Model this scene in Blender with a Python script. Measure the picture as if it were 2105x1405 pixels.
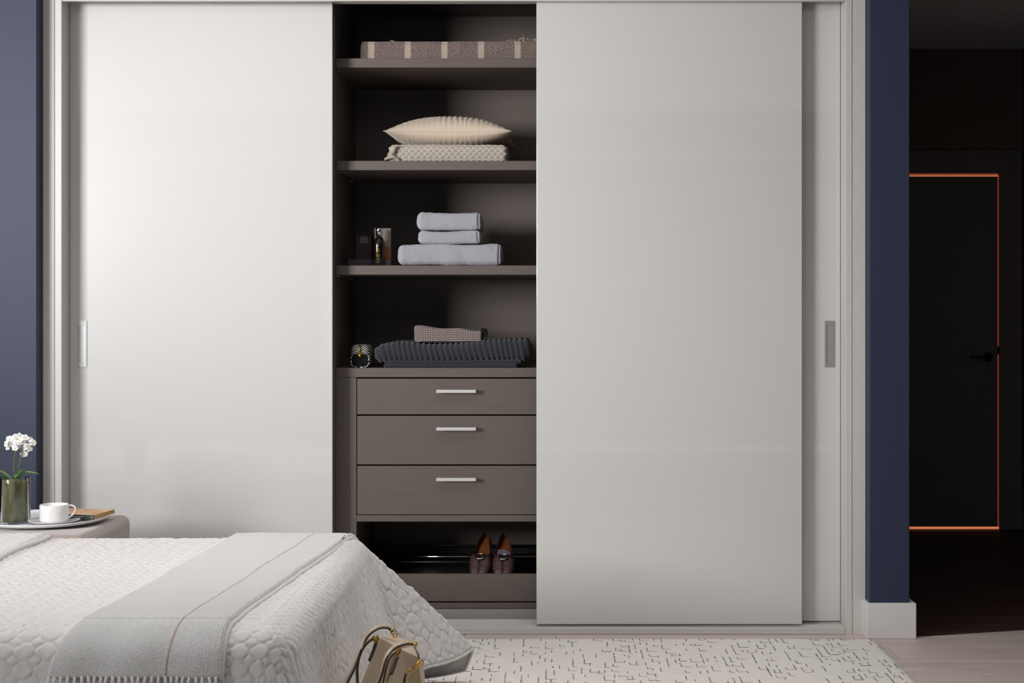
import bpy, bmesh, math, random
import numpy as np
from mathutils import Vector, Matrix

random.seed(7)
RNG = np.random.RandomState(11)
PI = math.pi
sc = bpy.context.scene
for o in list(bpy.data.objects):
    bpy.data.objects.remove(o)
C = sc.collection

# ------------------------------------------------------------------ camera
F, CX, CY, H = 2924.0, 1145.0, 655.0, 1.193      # 50 mm shift lens, focal length in px of a 2105 px frame
cam = bpy.data.cameras.new('camera')
cam.sensor_width = 36.0
cam.lens = F / 2105.0 * 36.0
cam.shift_x = -(CX - 1052.5) / 2105.0
cam.shift_y = -(702.5 - CY) / 2105.0
cam.clip_start = 0.05
camo = bpy.data.objects.new('camera', cam)
camo.location = (0, 0, H)
camo.rotation_euler = (PI / 2, 0, 0)
C.objects.link(camo)
sc.camera = camo

def at(u, v, Y):
    """real point at depth Y that shows at pixel u, v"""
    return Vector(((u - CX) * Y / F, Y, H - (v - CY) * Y / F))

# ------------------------------------------------------------------ world, lights, exposure
w = bpy.data.worlds.new('world')
sc.world = w
w.use_nodes = True
w.node_tree.nodes['Background'].inputs[0].default_value = (0.72, 0.82, 1.0, 1)
w.node_tree.nodes['Background'].inputs[1].default_value = 1.0

def area(name, loc, rot, sx, sy, power, col=(1, 1, 1), spread=PI):
    l = bpy.data.lights.new(name, 'AREA')
    l.shape = 'RECTANGLE'; l.size = sx; l.size_y = sy
    l.energy = power; l.color = col; l.spread = spread
    o = bpy.data.objects.new(name, l)
    o.location = loc; o.rotation_euler = rot
    C.objects.link(o)
    return o

# daylight coming in through the tall window in the west wall, then unseen fills
def aim(p, q):
    return (Vector(q) - Vector(p)).to_track_quat('-Z', 'Y').to_euler()
KP = (-4.55, 0.95, 1.98)
area('daylight_window', KP, aim(KP, (-0.85, 5.4, 1.95)), 1.6, 1.25, 43, (1.0, 0.985, 0.97), math.radians(56))
area('overhead_fill', (-0.55, 3.9, 2.62), (0, 0, 0), 3.8, 1.3, 22, (1.0, 0.985, 0.975), math.radians(105))  # unseen fill added overhead to brighten bed and rug
area('ceiling_fill', (-0.6, 2.55, 2.69), (0, 0, 0), 5.8, 3.8, 30, (1.0, 0.985, 0.97))  # unseen broad fill added in place of ceiling bounce
area('rear_fill', (-1.2, -2.35, 1.6), (PI / 2, 0, 0), 2.0, 1.6, 10, (0.86, 0.93, 1.0))  # unseen bluish fill behind the camera; no window there
sc.view_settings.view_transform = 'Standard'
sc.view_settings.look = 'None'
sc.view_settings.gamma = 1.0
sc.view_settings.use_curve_mapping = False
sc.view_settings.exposure = -0.15

# ------------------------------------------------------------------ materials
def lin(c):
    def f(x):
        x = x / 255.0
        return x / 12.92 if x <= 0.04045 else ((x + 0.055) / 1.055) ** 2.4
    return (f(c[0]), f(c[1]), f(c[2]), 1)

MATS = {}
def M(name, rgb, rough=0.5, metal=0.0, spec=0.5, coat=0.0, coat_rough=0.03, bump=None, var=None,
      sheen=0.0, trans=0.0, ior=1.45, emit=None, alpha=1.0):
    m = bpy.data.materials.new(name)
    m.use_nodes = True
    nt = m.node_tree
    b = nt.nodes['Principled BSDF']
    b.inputs['Base Color'].default_value = lin(rgb)
    b.inputs['Roughness'].default_value = rough
    b.inputs['Metallic'].default_value = metal
    b.inputs['Specular IOR Level'].default_value = spec
    b.inputs['Coat Weight'].default_value = coat
    b.inputs['Coat Roughness'].default_value = coat_rough
    b.inputs['Sheen Weight'].default_value = sheen
    b.inputs['Transmission Weight'].default_value = trans
    b.inputs['IOR'].default_value = ior
    if emit:
        b.inputs['Emission Color'].default_value = lin(emit[0])
        b.inputs['Emission Strength'].default_value = emit[1]
    tc = nt.nodes.new('ShaderNodeTexCoord')
    if var:                                   # (scale xyz, amount)
        mp = nt.nodes.new('ShaderNodeMapping')
        mp.inputs['Scale'].default_value = var[0]
        nt.links.new(tc.outputs['Object'], mp.inputs[0])
        n = nt.nodes.new('ShaderNodeTexNoise')
        n.inputs['Scale'].default_value = 1.0
        n.inputs['Detail'].default_value = 6
        nt.links.new(mp.outputs[0], n.inputs['Vector'])
        mr = nt.nodes.new('ShaderNodeMapRange')
        mr.inputs['From Min'].default_value = 0.3; mr.inputs['From Max'].default_value = 0.7
        mr.inputs['To Min'].default_value = 1 - var[1]; mr.inputs['To Max'].default_value = 1 + var[1]
        nt.links.new(n.outputs[0], mr.inputs[0])
        mx = nt.nodes.new('ShaderNodeVectorMath'); mx.operation = 'SCALE'
        mx.inputs[0].default_value = lin(rgb)[:3]
        nt.links.new(mr.outputs[0], mx.inputs['Scale'])
        nt.links.new(mx.outputs[0], b.inputs['Base Color'])
    if bump:                                  # (scale xyz, strength, distance)
        mp = nt.nodes.new('ShaderNodeMapping')
        mp.inputs['Scale'].default_value = bump[0]
        nt.links.new(tc.outputs['Object'], mp.inputs[0])
        n = nt.nodes.new('ShaderNodeTexNoise')
        n.inputs['Scale'].default_value = 1.0
        n.inputs['Detail'].default_value = 3
        nt.links.new(mp.outputs[0], n.inputs['Vector'])
        bp = nt.nodes.new('ShaderNodeBump')
        bp.inputs['Strength'].default_value = bump[1]
        bp.inputs['Distance'].default_value = bump[2]
        nt.links.new(n.outputs[0], bp.inputs['Height'])
        nt.links.new(bp.outputs[0], b.inputs['Normal'])
    MATS[name] = m
    return m

def nodes_of(m):
    nt = m.node_tree
    return nt, nt.nodes['Principled BSDF']

def math_node(nt, op, a, b=None, c=None):
    n = nt.nodes.new('ShaderNodeMath'); n.operation = op
    for i, x in enumerate((a, b, c)):
        if x is None: continue
        if hasattr(x, 'links'): nt.links.new(x, n.inputs[i])
        else: n.inputs[i].default_value = x
    return n.outputs[0]

def mix_col(nt, fac, ca, cb):
    n = nt.nodes.new('ShaderNodeMix'); n.data_type = 'RGBA'
    if hasattr(fac, 'links'): nt.links.new(fac, n.inputs[0])
    else: n.inputs[0].default_value = fac
    for idx, x in ((6, ca), (7, cb)):
        if hasattr(x, 'links'): nt.links.new(x, n.inputs[idx])
        else: n.inputs[idx].default_value = x
    return n.outputs[2]

M('door_white', (206, 205, 203), 0.32, coat=0.9, coat_rough=0.035)
M('frame_white', (205, 202, 198), 0.4)
M('glass_edge', (120, 128, 118), 0.2)
M('wall_blue', (45, 52, 76), 0.55, bump=((240, 240, 240), 0.08, 0.001))
M('skirting_white', (222, 220, 218), 0.45)
M('linen_board', (96, 86, 81), 0.55, var=((9, 9, 260), 0.06), bump=((40, 40, 500), 0.15, 0.0006))
M('linen_board_upright', (96, 86, 81), 0.55, var=((260, 260, 9), 0.05), bump=((500, 500, 40), 0.15, 0.0006))
M('plinth_grey', (150, 148, 146), 0.5)
M('handle_steel', (214, 214, 212), 0.38, metal=0.35)
M('inset_grey', (196, 197, 199), 0.4, metal=0.2)
M('inset_dark', (150, 150, 148), 0.4, metal=0.2)
M('chrome', (200, 200, 205), 0.12, metal=1.0)
M('tray_black', (30, 30, 32), 0.35)
M('pin_metal', (200, 195, 185), 0.3, metal=1.0)
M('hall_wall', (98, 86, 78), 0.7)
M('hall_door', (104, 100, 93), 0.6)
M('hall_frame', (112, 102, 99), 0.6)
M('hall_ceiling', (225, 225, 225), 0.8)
M('black_metal', (8, 7, 7), 0.3)
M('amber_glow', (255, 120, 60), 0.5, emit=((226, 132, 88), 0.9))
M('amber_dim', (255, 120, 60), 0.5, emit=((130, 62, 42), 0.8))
M('ceiling_white', (205, 205, 205), 0.8)
M('plaster', (110, 110, 112), 0.8)
M('oak_floor', (206, 190, 182), 0.5, var=((2.2, 26, 10), 0.14), bump=((8, 160, 20), 0.15, 0.0008))
M('hall_floor_shade', (62, 44, 40), 0.5, var=((2.2, 26, 10), 0.3))  # wood tone darkened to put the hallway shade into the colour
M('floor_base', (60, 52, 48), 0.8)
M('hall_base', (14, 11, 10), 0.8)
M('rug_wool', (244, 238, 230), 0.95, sheen=0.2, var=((18, 90, 18), 0.06), bump=((260, 420, 260), 0.9, 0.004))
M('rug_yarn', (88, 86, 90), 0.9)
M('rug_yarn_soft', (168, 162, 158), 0.9)
M('quilt', (209, 205, 203), 0.8, sheen=0.15, bump=((700, 700, 700), 0.35, 0.0006))
M('mattress', (200, 196, 190), 0.8)
M('bed_base', (120, 105, 95), 0.7)
M('velvet', (152, 139, 132), 0.75, sheen=0.5, bump=((60, 60, 60), 0.1, 0.001))
M('velvet_seam', (120, 108, 102), 0.8)
M('marble', (236, 236, 240), 0.25, var=((14, 14, 14), 0.05))
M('ceramic', (232, 231, 230), 0.18, coat=0.5)
M('paper_edge', (196, 160, 104), 0.8, var=((3, 3, 900), 0.12))
M('book_spine', (38, 42, 48), 0.45)
M('book_text', (205, 205, 205), 0.6)
M('leaf_green', (122, 162, 84), 0.4, var=((30, 30, 30), 0.15))
M('leaf_dark', (70, 112, 52), 0.4)
M('stem_green', (92, 104, 52), 0.5, var=((60, 60, 25), 0.35))
M('petal', (238, 238, 240), 0.55)
M('petal_lip', (228, 214, 150), 0.55)
M('pillow', (204, 186, 168), 0.85, sheen=0.2, bump=((500, 500, 500), 0.3, 0.0008))
M('towel', (170, 170, 178), 0.95, sheen=0.4, bump=((420, 420, 420), 1.0, 0.004))
M('towel_hem', (158, 158, 166), 0.9)
M('towel_loop', (70, 66, 66), 0.9)
M('sweater', (44, 46, 54), 0.95, sheen=0.2, bump=((500, 500, 260), 0.9, 0.003))
M('fringe_beige', (176, 160, 140), 0.9)
M('knit', (178, 170, 158), 0.92, sheen=0.2, bump=((500, 500, 500), 0.8, 0.002))
M('bottle_glass', (22, 10, 8), 0.12)
M('gold_print', (150, 140, 50), 0.5, metal=0.3)
M('orange_print', (210, 110, 50), 0.5)
M('green_print', (70, 140, 80), 0.5)
M('cream_card', (140, 128, 118), 0.6)
M('brown_card', (150, 92, 50), 0.6)
M('dark_card', (40, 18, 14), 0.5)
M('grey_label', (96, 92, 88), 0.6)
M('acrylic', (250, 250, 250), 0.02, trans=1.0, ior=1.15)
M('glass', (245, 250, 248), 0.02, trans=1.0, ior=1.3)
M('moss', (84, 90, 54), 0.9)
M('gold', (205, 158, 62), 0.2, metal=1.0)
M('black_leather', (7, 7, 8), 0.7, spec=0.2)
M('bag_leather', (184, 165, 142), 0.42, bump=((500, 500, 500), 0.15, 0.0005))
M('bag_edge', (52, 38, 30), 0.5)
M('shoe_leather', (66, 42, 44), 0.35, var=((160, 160, 160), 0.35), bump=((220, 220, 220), 0.9, 0.002))
M('shoe_insole', (122, 66, 30), 0.5)
M('shoe_lining', (120, 112, 124), 0.6)
M('shoe_sole', (22, 16, 16), 0.5)

# moss: brown and green blotches of the root ball
nt, b = nodes_of(MATS['moss'])
tc = nt.nodes.new('ShaderNodeTexCoord')
mp = nt.nodes.new('ShaderNodeMapping'); mp.inputs['Scale'].default_value = (50, 50, 14)
nt.links.new(tc.outputs['Object'], mp.inputs[0])
n = nt.nodes.new('ShaderNodeTexNoise'); n.inputs['Scale'].default_value = 1; n.inputs['Detail'].default_value = 5
nt.links.new(mp.outputs[0], n.inputs['Vector'])
cr = nt.nodes.new('ShaderNodeValToRGB')
cr.color_ramp.elements[0].position = 0.3; cr.color_ramp.elements[0].color = lin((96, 72, 52))
cr.color_ramp.elements[1].position = 0.72; cr.color_ramp.elements[1].color = lin((150, 122, 78))
e = cr.color_ramp.elements.new(0.44); e.color = lin((92, 92, 54))
e = cr.color_ramp.elements.new(0.55); e.color = lin((118, 116, 98))
nt.links.new(n.outputs[0], cr.inputs[0]); nt.links.new(cr.outputs[0], b.inputs['Base Color'])

# ------------------------------------------------------------------ mesh helpers
ORG = {}
def mk(name, V, Fc, mat, parent=None, smooth=False, origin=None, uv=None):
    """one mesh object; V in world coordinates"""
    V = np.asarray(V, dtype=np.float64).reshape(-1, 3)
    if parent is not None: org = ORG[parent.name]
    elif origin is not None: org = np.array(origin, float)
    else: org = np.array(((V[:, 0].min() + V[:, 0].max()) / 2, (V[:, 1].min() + V[:, 1].max()) / 2, V[:, 2].min()))
    me = bpy.data.meshes.new(name)
    me.from_pydata((V - org).tolist(), [], [tuple(int(i) for i in f) for f in Fc])
    if uv is not None:
        l = me.uv_layers.new(name='uv')
        idx = np.empty(len(me.loops), dtype=np.int32)
        me.loops.foreach_get('vertex_index', idx)
        l.data.foreach_set('uv', np.asarray(uv, dtype=np.float32)[idx].ravel())
    me.materials.append(MATS[mat] if isinstance(mat, str) else mat)
    if smooth:
        me.polygons.foreach_set('use_smooth', [True] * len(me.polygons))
    me.update()
    o = bpy.data.objects.new(name, me)
    C.objects.link(o)
    if parent is not None:
        o.parent = parent
    else:
        o.location = org
    ORG[o.name] = org
    return o

def thing(name, label, cat, loc, group=None, kind=None):
    o = bpy.data.objects.new(name, None)
    o.empty_display_size = 0.05
    o.location = loc
    C.objects.link(o)
    ORG[o.name] = np.array(loc, float)
    if label: o['label'] = label
    if cat: o['category'] = cat
    if group: o['group'] = group
    if kind: o['kind'] = kind
    return o

def tag(o, label=None, cat=None, group=None, kind=None):
    if label: o['label'] = label
    if cat: o['category'] = cat
    if group: o['group'] = group
    if kind: o['kind'] = kind
    return o

def boxv(x0, x1, y0, y1, z0, z1):
    V = [(x, y, z) for x in (x0, x1) for y in (y0, y1) for z in (z0, z1)]
    Fc = [(0, 1, 3, 2), (4, 6, 7, 5), (0, 4, 5, 1), (2, 3, 7, 6), (0, 2, 6, 4), (1, 5, 7, 3)]
    return V, Fc

def box(name, b, mat, parent=None, bev=0.0, origin=None, seg=2):
    if bev <= 0:
        V, Fc = boxv(*b)
        return mk(name, V, Fc, mat, parent, origin=origin)
    V, Fc = bevbox(b, bev, seg)
    return mk(name, V, Fc, mat, parent, origin=origin)

def bevbox(b, bev, seg=2):
    bm = bmesh.new()
    V, Fc = boxv(*b)
    vs = [bm.verts.new(v) for v in V]
    for f in Fc: bm.faces.new([vs[i] for i in f])
    bmesh.ops.bevel(bm, geom=list(bm.edges), offset=bev, segments=seg, affect='EDGES', profile=0.5)
    bm.verts.index_update()
    V = [tuple(v.co) for v in bm.verts]
    Fc = [tuple(v.index for v in f.verts) for f in bm.faces]
    bm.free()
    return V, Fc

def join(*parts):
    V, Fc, k = [], [], 0
    for v, f in parts:
        v = [tuple(p) for p in v]
        V += v; Fc += [tuple(i + k for i in q) for q in f]; k += len(v)
    return V, Fc

def tubev(pts, r, n=8, closed=False, caps=True, flat=1.0, up=(0, 0, 1)):
    """sweep; r scalar or list; flat squashes the section along its second axis"""
    P = [Vector(p) for p in pts]; m = len(P)
    V, Fc = [], []
    prev = None
    for i, p in enumerate(P):
        if closed: t = P[(i + 1) % m] - P[i - 1]
        else: t = P[min(i + 1, m - 1)] - P[max(i - 1, 0)]
        t.normalize()
        if prev is None:
            a = Vector(up)
            if abs(a.dot(t)) > 0.95: a = Vector((1, 0, 0))
            s = t.cross(a).normalized()
        else:
            s = (prev - t * prev.dot(t)).normalized()
        prev = s
        u = s.cross(t).normalized()
        rr = r[i] if hasattr(r, '__len__') else r
        for k in range(n):
            an = 2 * PI * k / n
            V.append(tuple(p + s * (math.cos(an) * rr) + u * (math.sin(an) * rr * flat)))
    for i in range(m if closed else m - 1):
        for k in range(n):
            a = i * n + k; b_ = i * n + (k + 1) % n
            c = ((i + 1) % m) * n + (k + 1) % n; d = ((i + 1) % m) * n + k
            Fc.append((a, b_, c, d))
    if caps and not closed:
        Fc.append(tuple(range(n))[::-1]); Fc.append(tuple((m - 1) * n + k for k in range(n)))
    return V, Fc

def spline(pts, n=8):
    """Catmull-Rom through pts"""
    P = [Vector(p) for p in pts]
    Q = [P[0] * 2 - P[1]] + P + [P[-1] * 2 - P[-2]]
    out = []
    for i in range(1, len(Q) - 2):
        for k in range(n):
            t = k / n
            p0, p1, p2, p3 = Q[i - 1], Q[i], Q[i + 1], Q[i + 2]
            out.append(0.5 * ((2 * p1) + (p2 - p0) * t + (2 * p0 - 5 * p1 + 4 * p2 - p3) * t * t + (3 * p1 - p0 - 3 * p2 + p3) * t ** 3))
    out.append(P[-1])
    return out

def lathev(prof, cx, cy, n=40, cap=True):
    V, Fc = [], []
    m = len(prof)
    for r, z in prof:
        for k in range(n):
            a = 2 * PI * k / n
            V.append((cx + r * math.cos(a), cy + r * math.sin(a), z))
    for i in range(m - 1):
        for k in range(n):
            Fc.append((i * n + k, i * n + (k + 1) % n, (i + 1) * n + (k + 1) % n, (i + 1) * n + k))
    if cap:
        Fc.append(tuple(range(n))[::-1]); Fc.append(tuple((m - 1) * n + k for k in range(n)))
    return V, Fc

def gridf(nu, nv, cu=False):
    i, j = np.meshgrid(np.arange(nu if cu else nu - 1), np.arange(nv - 1), indexing='ij')
    i2 = (i + 1) % nu
    return np.stack([i * nv + j, i2 * nv + j, i2 * nv + j + 1, i * nv + j + 1], -1).reshape(-1, 4)

def vnoise(x, y, seed=0, z=None):
    """smooth value noise, -1..1"""
    r = np.random.RandomState(seed).rand(64, 64) * 2 - 1
    x = np.asarray(x, float); y = np.asarray(y, float)
    xi = np.floor(x).astype(int); yi = np.floor(y).astype(int)
    fx = x - xi; fy = y - yi
    fx = fx * fx * (3 - 2 * fx); fy = fy * fy * (3 - 2 * fy)
    g = lambda a, b_: r[a % 64, b_ % 64]
    return (g(xi, yi) * (1 - fx) * (1 - fy) + g(xi + 1, yi) * fx * (1 - fy) + g(xi, yi + 1) * (1 - fx) * fy + g(xi + 1, yi + 1) * fx * fy)

def fbm(x, y, seed=0, o=3):
    s, a = 0, 1.0
    for k in range(o):
        s = s + a * vnoise(x * 2 ** k + 7.3 * k, y * 2 ** k + 3.1 * k, seed + k); a *= 0.5
    return s / 1.75

def rboxv(wd, dp, ht, r, res, disp=None, warp=None):
    """rounded box centred in x,y, base at z=0; disp(p,n)->height along normal; warp(p)->p"""
    def axis(L):
        n = max(3, int(round(L / res)) + 1)
        k = 7
        e = r * (1 - np.cos(np.linspace(0, PI / 2, k)))[:-1] if False else np.tan(np.linspace(-PI / 4, 0, k)) * r + r
        lo = e[:-1] - L / 2
        mid = np.linspace(-L / 2 + r, L / 2 - r, max(2, n))
        return np.unique(np.round(np.concatenate([lo, mid, -lo[::-1]]), 6))
    X, Y, Z = axis(wd), axis(dp), axis(ht)
    polys, pts = [], []
    k = 0
    def face(A, B, fn, flip):
        nonlocal k
        a, b_ = np.meshgrid(A, B, indexing='ij')
        P = fn(a, b_).reshape(-1, 3)
        f = gridf(len(A), len(B)) + k
        if flip: f = f[:, ::-1]
        pts.append(P); polys.append(f); k += len(P)
    hx, hy, hz = wd / 2, dp / 2, ht / 2
    S = lambda a, c: np.full_like(a, c)
    face(X, Y, lambda a, b_: np.stack([a, b_, S(a, hz)], -1), False)
    face(X, Y, lambda a, b_: np.stack([a, b_, S(a, -hz)], -1), True)
    face(X, Z, lambda a, b_: np.stack([a, S(a, -hy), b_], -1), False)
    face(X, Z, lambda a, b_: np.stack([a, S(a, hy), b_], -1), True)
    face(Y, Z, lambda a, b_: np.stack([S(a, hx), a, b_], -1), False)
    face(Y, Z, lambda a, b_: np.stack([S(a, -hx), a, b_], -1), True)
    P = np.concatenate(pts); Fq = np.concatenate(polys)
    key = np.round(P * 1e5).astype(np.int64)
    _, first, inv = np.unique(key, axis=0, return_index=True, return_inverse=True)
    P = P[first]; Fq = inv.reshape(-1)[Fq]
    half = np.array([hx - r, hy - r, hz - r])
    inner = np.clip(P, -half, half)
    n = P - inner
    n /= np.linalg.norm(n, axis=1)[:, None] + 1e-12
    Q = inner + n * r
    Q[:, 2] += hz
    if disp is not None: Q = Q + n * disp(Q, n)[:, None]
    if warp is not None: Q = warp(Q)
    return Q, Fq

def shift(VF, d, rz=0.0):
    V = np.asarray(VF[0], float)
    c, s = math.cos(rz), math.sin(rz)
    V = np.stack([V[:, 0] * c - V[:, 1] * s, V[:, 0] * s + V[:, 1] * c, V[:, 2]], -1) + np.array(d)
    return V, VF[1]

def copy_tree(o, parent=None):
    c = o.copy(); C.objects.link(c)
    if parent: c.parent = parent
    for ch in list(o.children): copy_tree(ch, c)
    return c

# ------------------------------------------------------------------ the room
YW, YF = 5.305, 5.365          # blue wall face, wardrobe frame face
ZC = 2.72
LX0, LX1, RX = -1.941, 1.165, 1.315
EAST, WEST, SOUTH, NORTH = 2.632, -4.0, -2.2, 8.05

def struct(o, label=None):
    o['kind'] = 'structure'
    if label: o['label'] = label
    return o

fl = struct(box('floor', (WEST, EAST, SOUTH, 5.53, -0.06, -0.010), 'floor_base', origin=(0, 0, 0)), 'pale grey-brown oak plank floor')
hf = struct(box('floor', (RX - 0.1, EAST, 5.531, NORTH + 0.1, -0.06, -0.008), 'hall_base', origin=(1.9, 6.6, 0)), 'plank floor of the hallway, darkened in colour for shade')

# planks of the bedroom floor: one shared mesh per length, laid row by row
def plank_mesh(L, Wd, mat, name='plank'):
    V, Fc = bevbox((0.001, L - 0.001, 0.0009, Wd - 0.0009, -0.010, 0.0), 0.0007, 1)
    me = bpy.data.meshes.new(name)
    me.from_pydata(V, [], Fc); me.materials.append(MATS[mat]); me.update()
    return me
PW, PL = 0.19, 2.2
pm = plank_mesh(PL, PW, 'oak_floor')
cuts = {}
y = 5.53 - PW
row = 0
while y > 0.6:
    x = WEST - random.uniform(0.1, PL - 0.1)
    while x < EAST:
        x0, x1 = max(x, WEST), min(x + PL, EAST)
        if x1 - x0 > 0.05:
            if x1 - x0 < PL - 1e-3:
                me = plank_mesh(x1 - x0, PW, 'oak_floor')
            else: me = pm
            o = bpy.data.objects.new('plank', me); C.objects.link(o)
            o.parent = fl; o.location = (x0, y, 0)
        x += PL
    y -= PW; row += 1
# hallway planks begin behind a slanting edge shaped as the pillar's cast shadow
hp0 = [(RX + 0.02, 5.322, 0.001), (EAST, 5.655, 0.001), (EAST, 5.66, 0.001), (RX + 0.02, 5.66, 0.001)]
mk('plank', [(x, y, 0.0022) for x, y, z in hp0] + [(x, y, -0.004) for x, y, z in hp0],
   [(0, 1, 2, 3), (7, 6, 5, 4), (0, 4, 5, 1), (1, 5, 6, 2), (2, 6, 7, 3), (3, 7, 4, 0)], 'hall_floor_shade', hf)
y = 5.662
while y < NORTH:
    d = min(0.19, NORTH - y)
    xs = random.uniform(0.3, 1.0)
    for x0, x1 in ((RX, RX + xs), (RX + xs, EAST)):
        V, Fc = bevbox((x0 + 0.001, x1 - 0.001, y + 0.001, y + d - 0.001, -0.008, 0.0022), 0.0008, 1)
        mk('plank', V, Fc, 'hall_floor_shade', hf)
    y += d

struct(box('ceiling', (WEST - 0.1, EAST + 0.1, SOUTH - 0.1, 5.53, ZC, ZC + 0.1), 'ceiling_white', origin=(0, 2, ZC)), 'white bedroom ceiling')
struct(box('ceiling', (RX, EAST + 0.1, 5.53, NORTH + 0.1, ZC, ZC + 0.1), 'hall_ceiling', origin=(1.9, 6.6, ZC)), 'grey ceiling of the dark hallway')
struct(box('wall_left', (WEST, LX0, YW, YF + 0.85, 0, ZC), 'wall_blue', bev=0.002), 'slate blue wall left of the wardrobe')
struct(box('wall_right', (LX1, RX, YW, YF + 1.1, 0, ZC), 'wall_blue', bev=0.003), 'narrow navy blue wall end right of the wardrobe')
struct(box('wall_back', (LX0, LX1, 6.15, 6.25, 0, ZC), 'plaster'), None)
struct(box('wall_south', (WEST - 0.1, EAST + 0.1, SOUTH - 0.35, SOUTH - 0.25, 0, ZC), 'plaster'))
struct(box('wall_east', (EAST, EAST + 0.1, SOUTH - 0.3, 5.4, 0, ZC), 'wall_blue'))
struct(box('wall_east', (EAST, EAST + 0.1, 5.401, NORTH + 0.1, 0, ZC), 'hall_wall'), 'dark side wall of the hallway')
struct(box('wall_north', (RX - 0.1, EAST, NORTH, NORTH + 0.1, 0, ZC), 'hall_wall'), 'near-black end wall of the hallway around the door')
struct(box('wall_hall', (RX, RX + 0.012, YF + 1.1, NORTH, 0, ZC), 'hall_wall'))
# west wall with its window opening
wv = join(boxv(WEST - 0.1, WEST, SOUTH - 0.3, 0.15, 0, ZC), boxv(WEST - 0.1, WEST, 2.95, YW + 0.3, 0, ZC),
          boxv(WEST - 0.1, WEST, 0.15, 2.95, 0, 0.9), boxv(WEST - 0.1, WEST, 0.15, 2.95, 2.66, ZC))
struct(mk('wall_west', wv[0], wv[1], 'plaster'))
wf = struct(mk('window_1', *join(boxv(WEST - 0.02, WEST + 0.01, 0.10, 0.15, 0.85, 2.65), boxv(WEST - 0.02, WEST + 0.01, 2.95, 3.0, 0.85, 2.7),
          boxv(WEST - 0.02, WEST + 0.01, 0.15, 2.95, 0.85, 0.90), boxv(WEST - 0.02, WEST + 0.01, 0.15, 2.95, 2.655, 2.7)), 'frame_white'))
struct(box('baseboard_left', (WEST, LX0 + 0.012, YW - 0.015, YW, 0, 0.132), 'skirting_white', bev=0.002), 'white skirting under the left blue wall')
struct(box('baseboard_right', (LX1 - 0.014, RX + 0.022, YW - 0.015, YF + 0.3, 0, 0.132), 'skirting_white', bev=0.003),
       'white skirting block around the foot of the navy wall end')

# ------------------------------------------------------------------ hallway door
dr = thing('door_1', 'dark flush hallway door with amber light leaking around it', None, (2.1, NORTH, 0), kind='structure')
Y0 = NORTH
xr, zt, zb = 2.494, 2.008, 0.018
xo, zo = 2.622, 2.143
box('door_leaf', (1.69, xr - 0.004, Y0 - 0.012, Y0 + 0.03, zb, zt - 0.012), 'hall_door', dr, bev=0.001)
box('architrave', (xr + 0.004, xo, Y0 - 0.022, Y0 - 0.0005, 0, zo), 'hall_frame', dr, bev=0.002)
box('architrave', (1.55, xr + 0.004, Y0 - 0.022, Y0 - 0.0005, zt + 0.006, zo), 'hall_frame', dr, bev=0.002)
box('architrave', (1.55, 1.682, Y0 - 0.022, Y0 - 0.0005, 0, zt + 0.006), 'hall_frame', dr, bev=0.002)
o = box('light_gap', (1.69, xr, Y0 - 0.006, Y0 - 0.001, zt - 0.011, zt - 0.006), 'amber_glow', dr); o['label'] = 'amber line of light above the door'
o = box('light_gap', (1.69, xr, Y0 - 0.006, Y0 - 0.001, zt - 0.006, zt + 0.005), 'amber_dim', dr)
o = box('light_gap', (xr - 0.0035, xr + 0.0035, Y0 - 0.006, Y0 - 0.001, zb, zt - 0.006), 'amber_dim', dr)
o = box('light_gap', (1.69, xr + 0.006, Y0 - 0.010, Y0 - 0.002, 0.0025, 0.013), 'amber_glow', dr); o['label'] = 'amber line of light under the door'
box('latch', (xr - 0.006, xr + 0.006, Y0 - 0.014, Y0 - 0.004, 0.99, 1.035), 'black_metal', dr)
hc = at(2032, 734, Y0 - 0.03)
pr = [(0.026, -0.001), (0.026, -0.010), (0.022, -0.012)]
V = []; 
hV, hF = lathev([(0.0265, 0), (0.0265, 0.009), (0.023, 0.012)], 0, 0, 28)
hV = [(x + hc.x, Y0 - 0.012 - z, y + hc.z) for x, y, z in hV]
dh = mk('door_handle', hV, hF, 'black_metal', dr)
lv = tubev(spline([(hc.x, Y0 - 0.02, hc.z), (hc.x, Y0 - 0.06, hc.z), (hc.x - 0.012, Y0 - 0.068, hc.z), (hc.x - 0.115, Y0 - 0.068, hc.z)], 5), 0.0066, 10)
mk('lever', lv[0], lv[1], 'black_metal', dh, smooth=True)
tr = struct(box('trim_1', (xo + 0.0005, EAST, Y0 - 0.02, Y0 - 0.0005, 0, 0.1), 'hall_frame'))

# ------------------------------------------------------------------ wardrobe
wd = thing('wardrobe', 'fitted wardrobe with white gloss sliding doors, middle bay open on taupe shelves and drawers', 'wardrobe', (-0.39, YF, 0))
W = wd
ZT = 2.391
# frame posts, each stepped: outer band, groove, inner lip
def post(x0, x1, s):
    xm = x1 - s * 0.028
    a = bevbox((min(x0, xm), max(x0, xm) , YF, YF + 0.14, 0.0, ZC - 0.001), 0.0012, 1)
    bq = bevbox((min(xm + s * 0.0025, x1), max(xm + s * 0.0025, x1), YF - 0.001, YF + 0.14, 0.0, ZC - 0.001), 0.0015, 1)
    c = boxv(min(xm, xm + s * 0.004), max(xm, xm + s * 0.004), YF + 0.004, YF + 0.05, 0, ZC - 0.001)
    return join(a, bq, c)
mk('frame_post', *post(LX0 + 0.001, -1.868, 1), 'frame_white', W)
mk('frame_post', *post(LX1 - 0.001, 1.088, -1), 'frame_white', W)
box('header_board', (-1.867, 1.087, YF, YF + 0.02, ZT, ZC - 0.001), 'frame_white', W, bev=0.0015)
tv = join(boxv(-1.867, 1.087, YF + 0.021, YF + 0.135, 2.44, 2.46), bevbox((-1.867, 1.087, YF + 0.123, YF + 0.135, 2.409, 2.439), 0.001, 1))
mk('top_track', tv[0], tv[1], 'frame_white', W)
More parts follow.
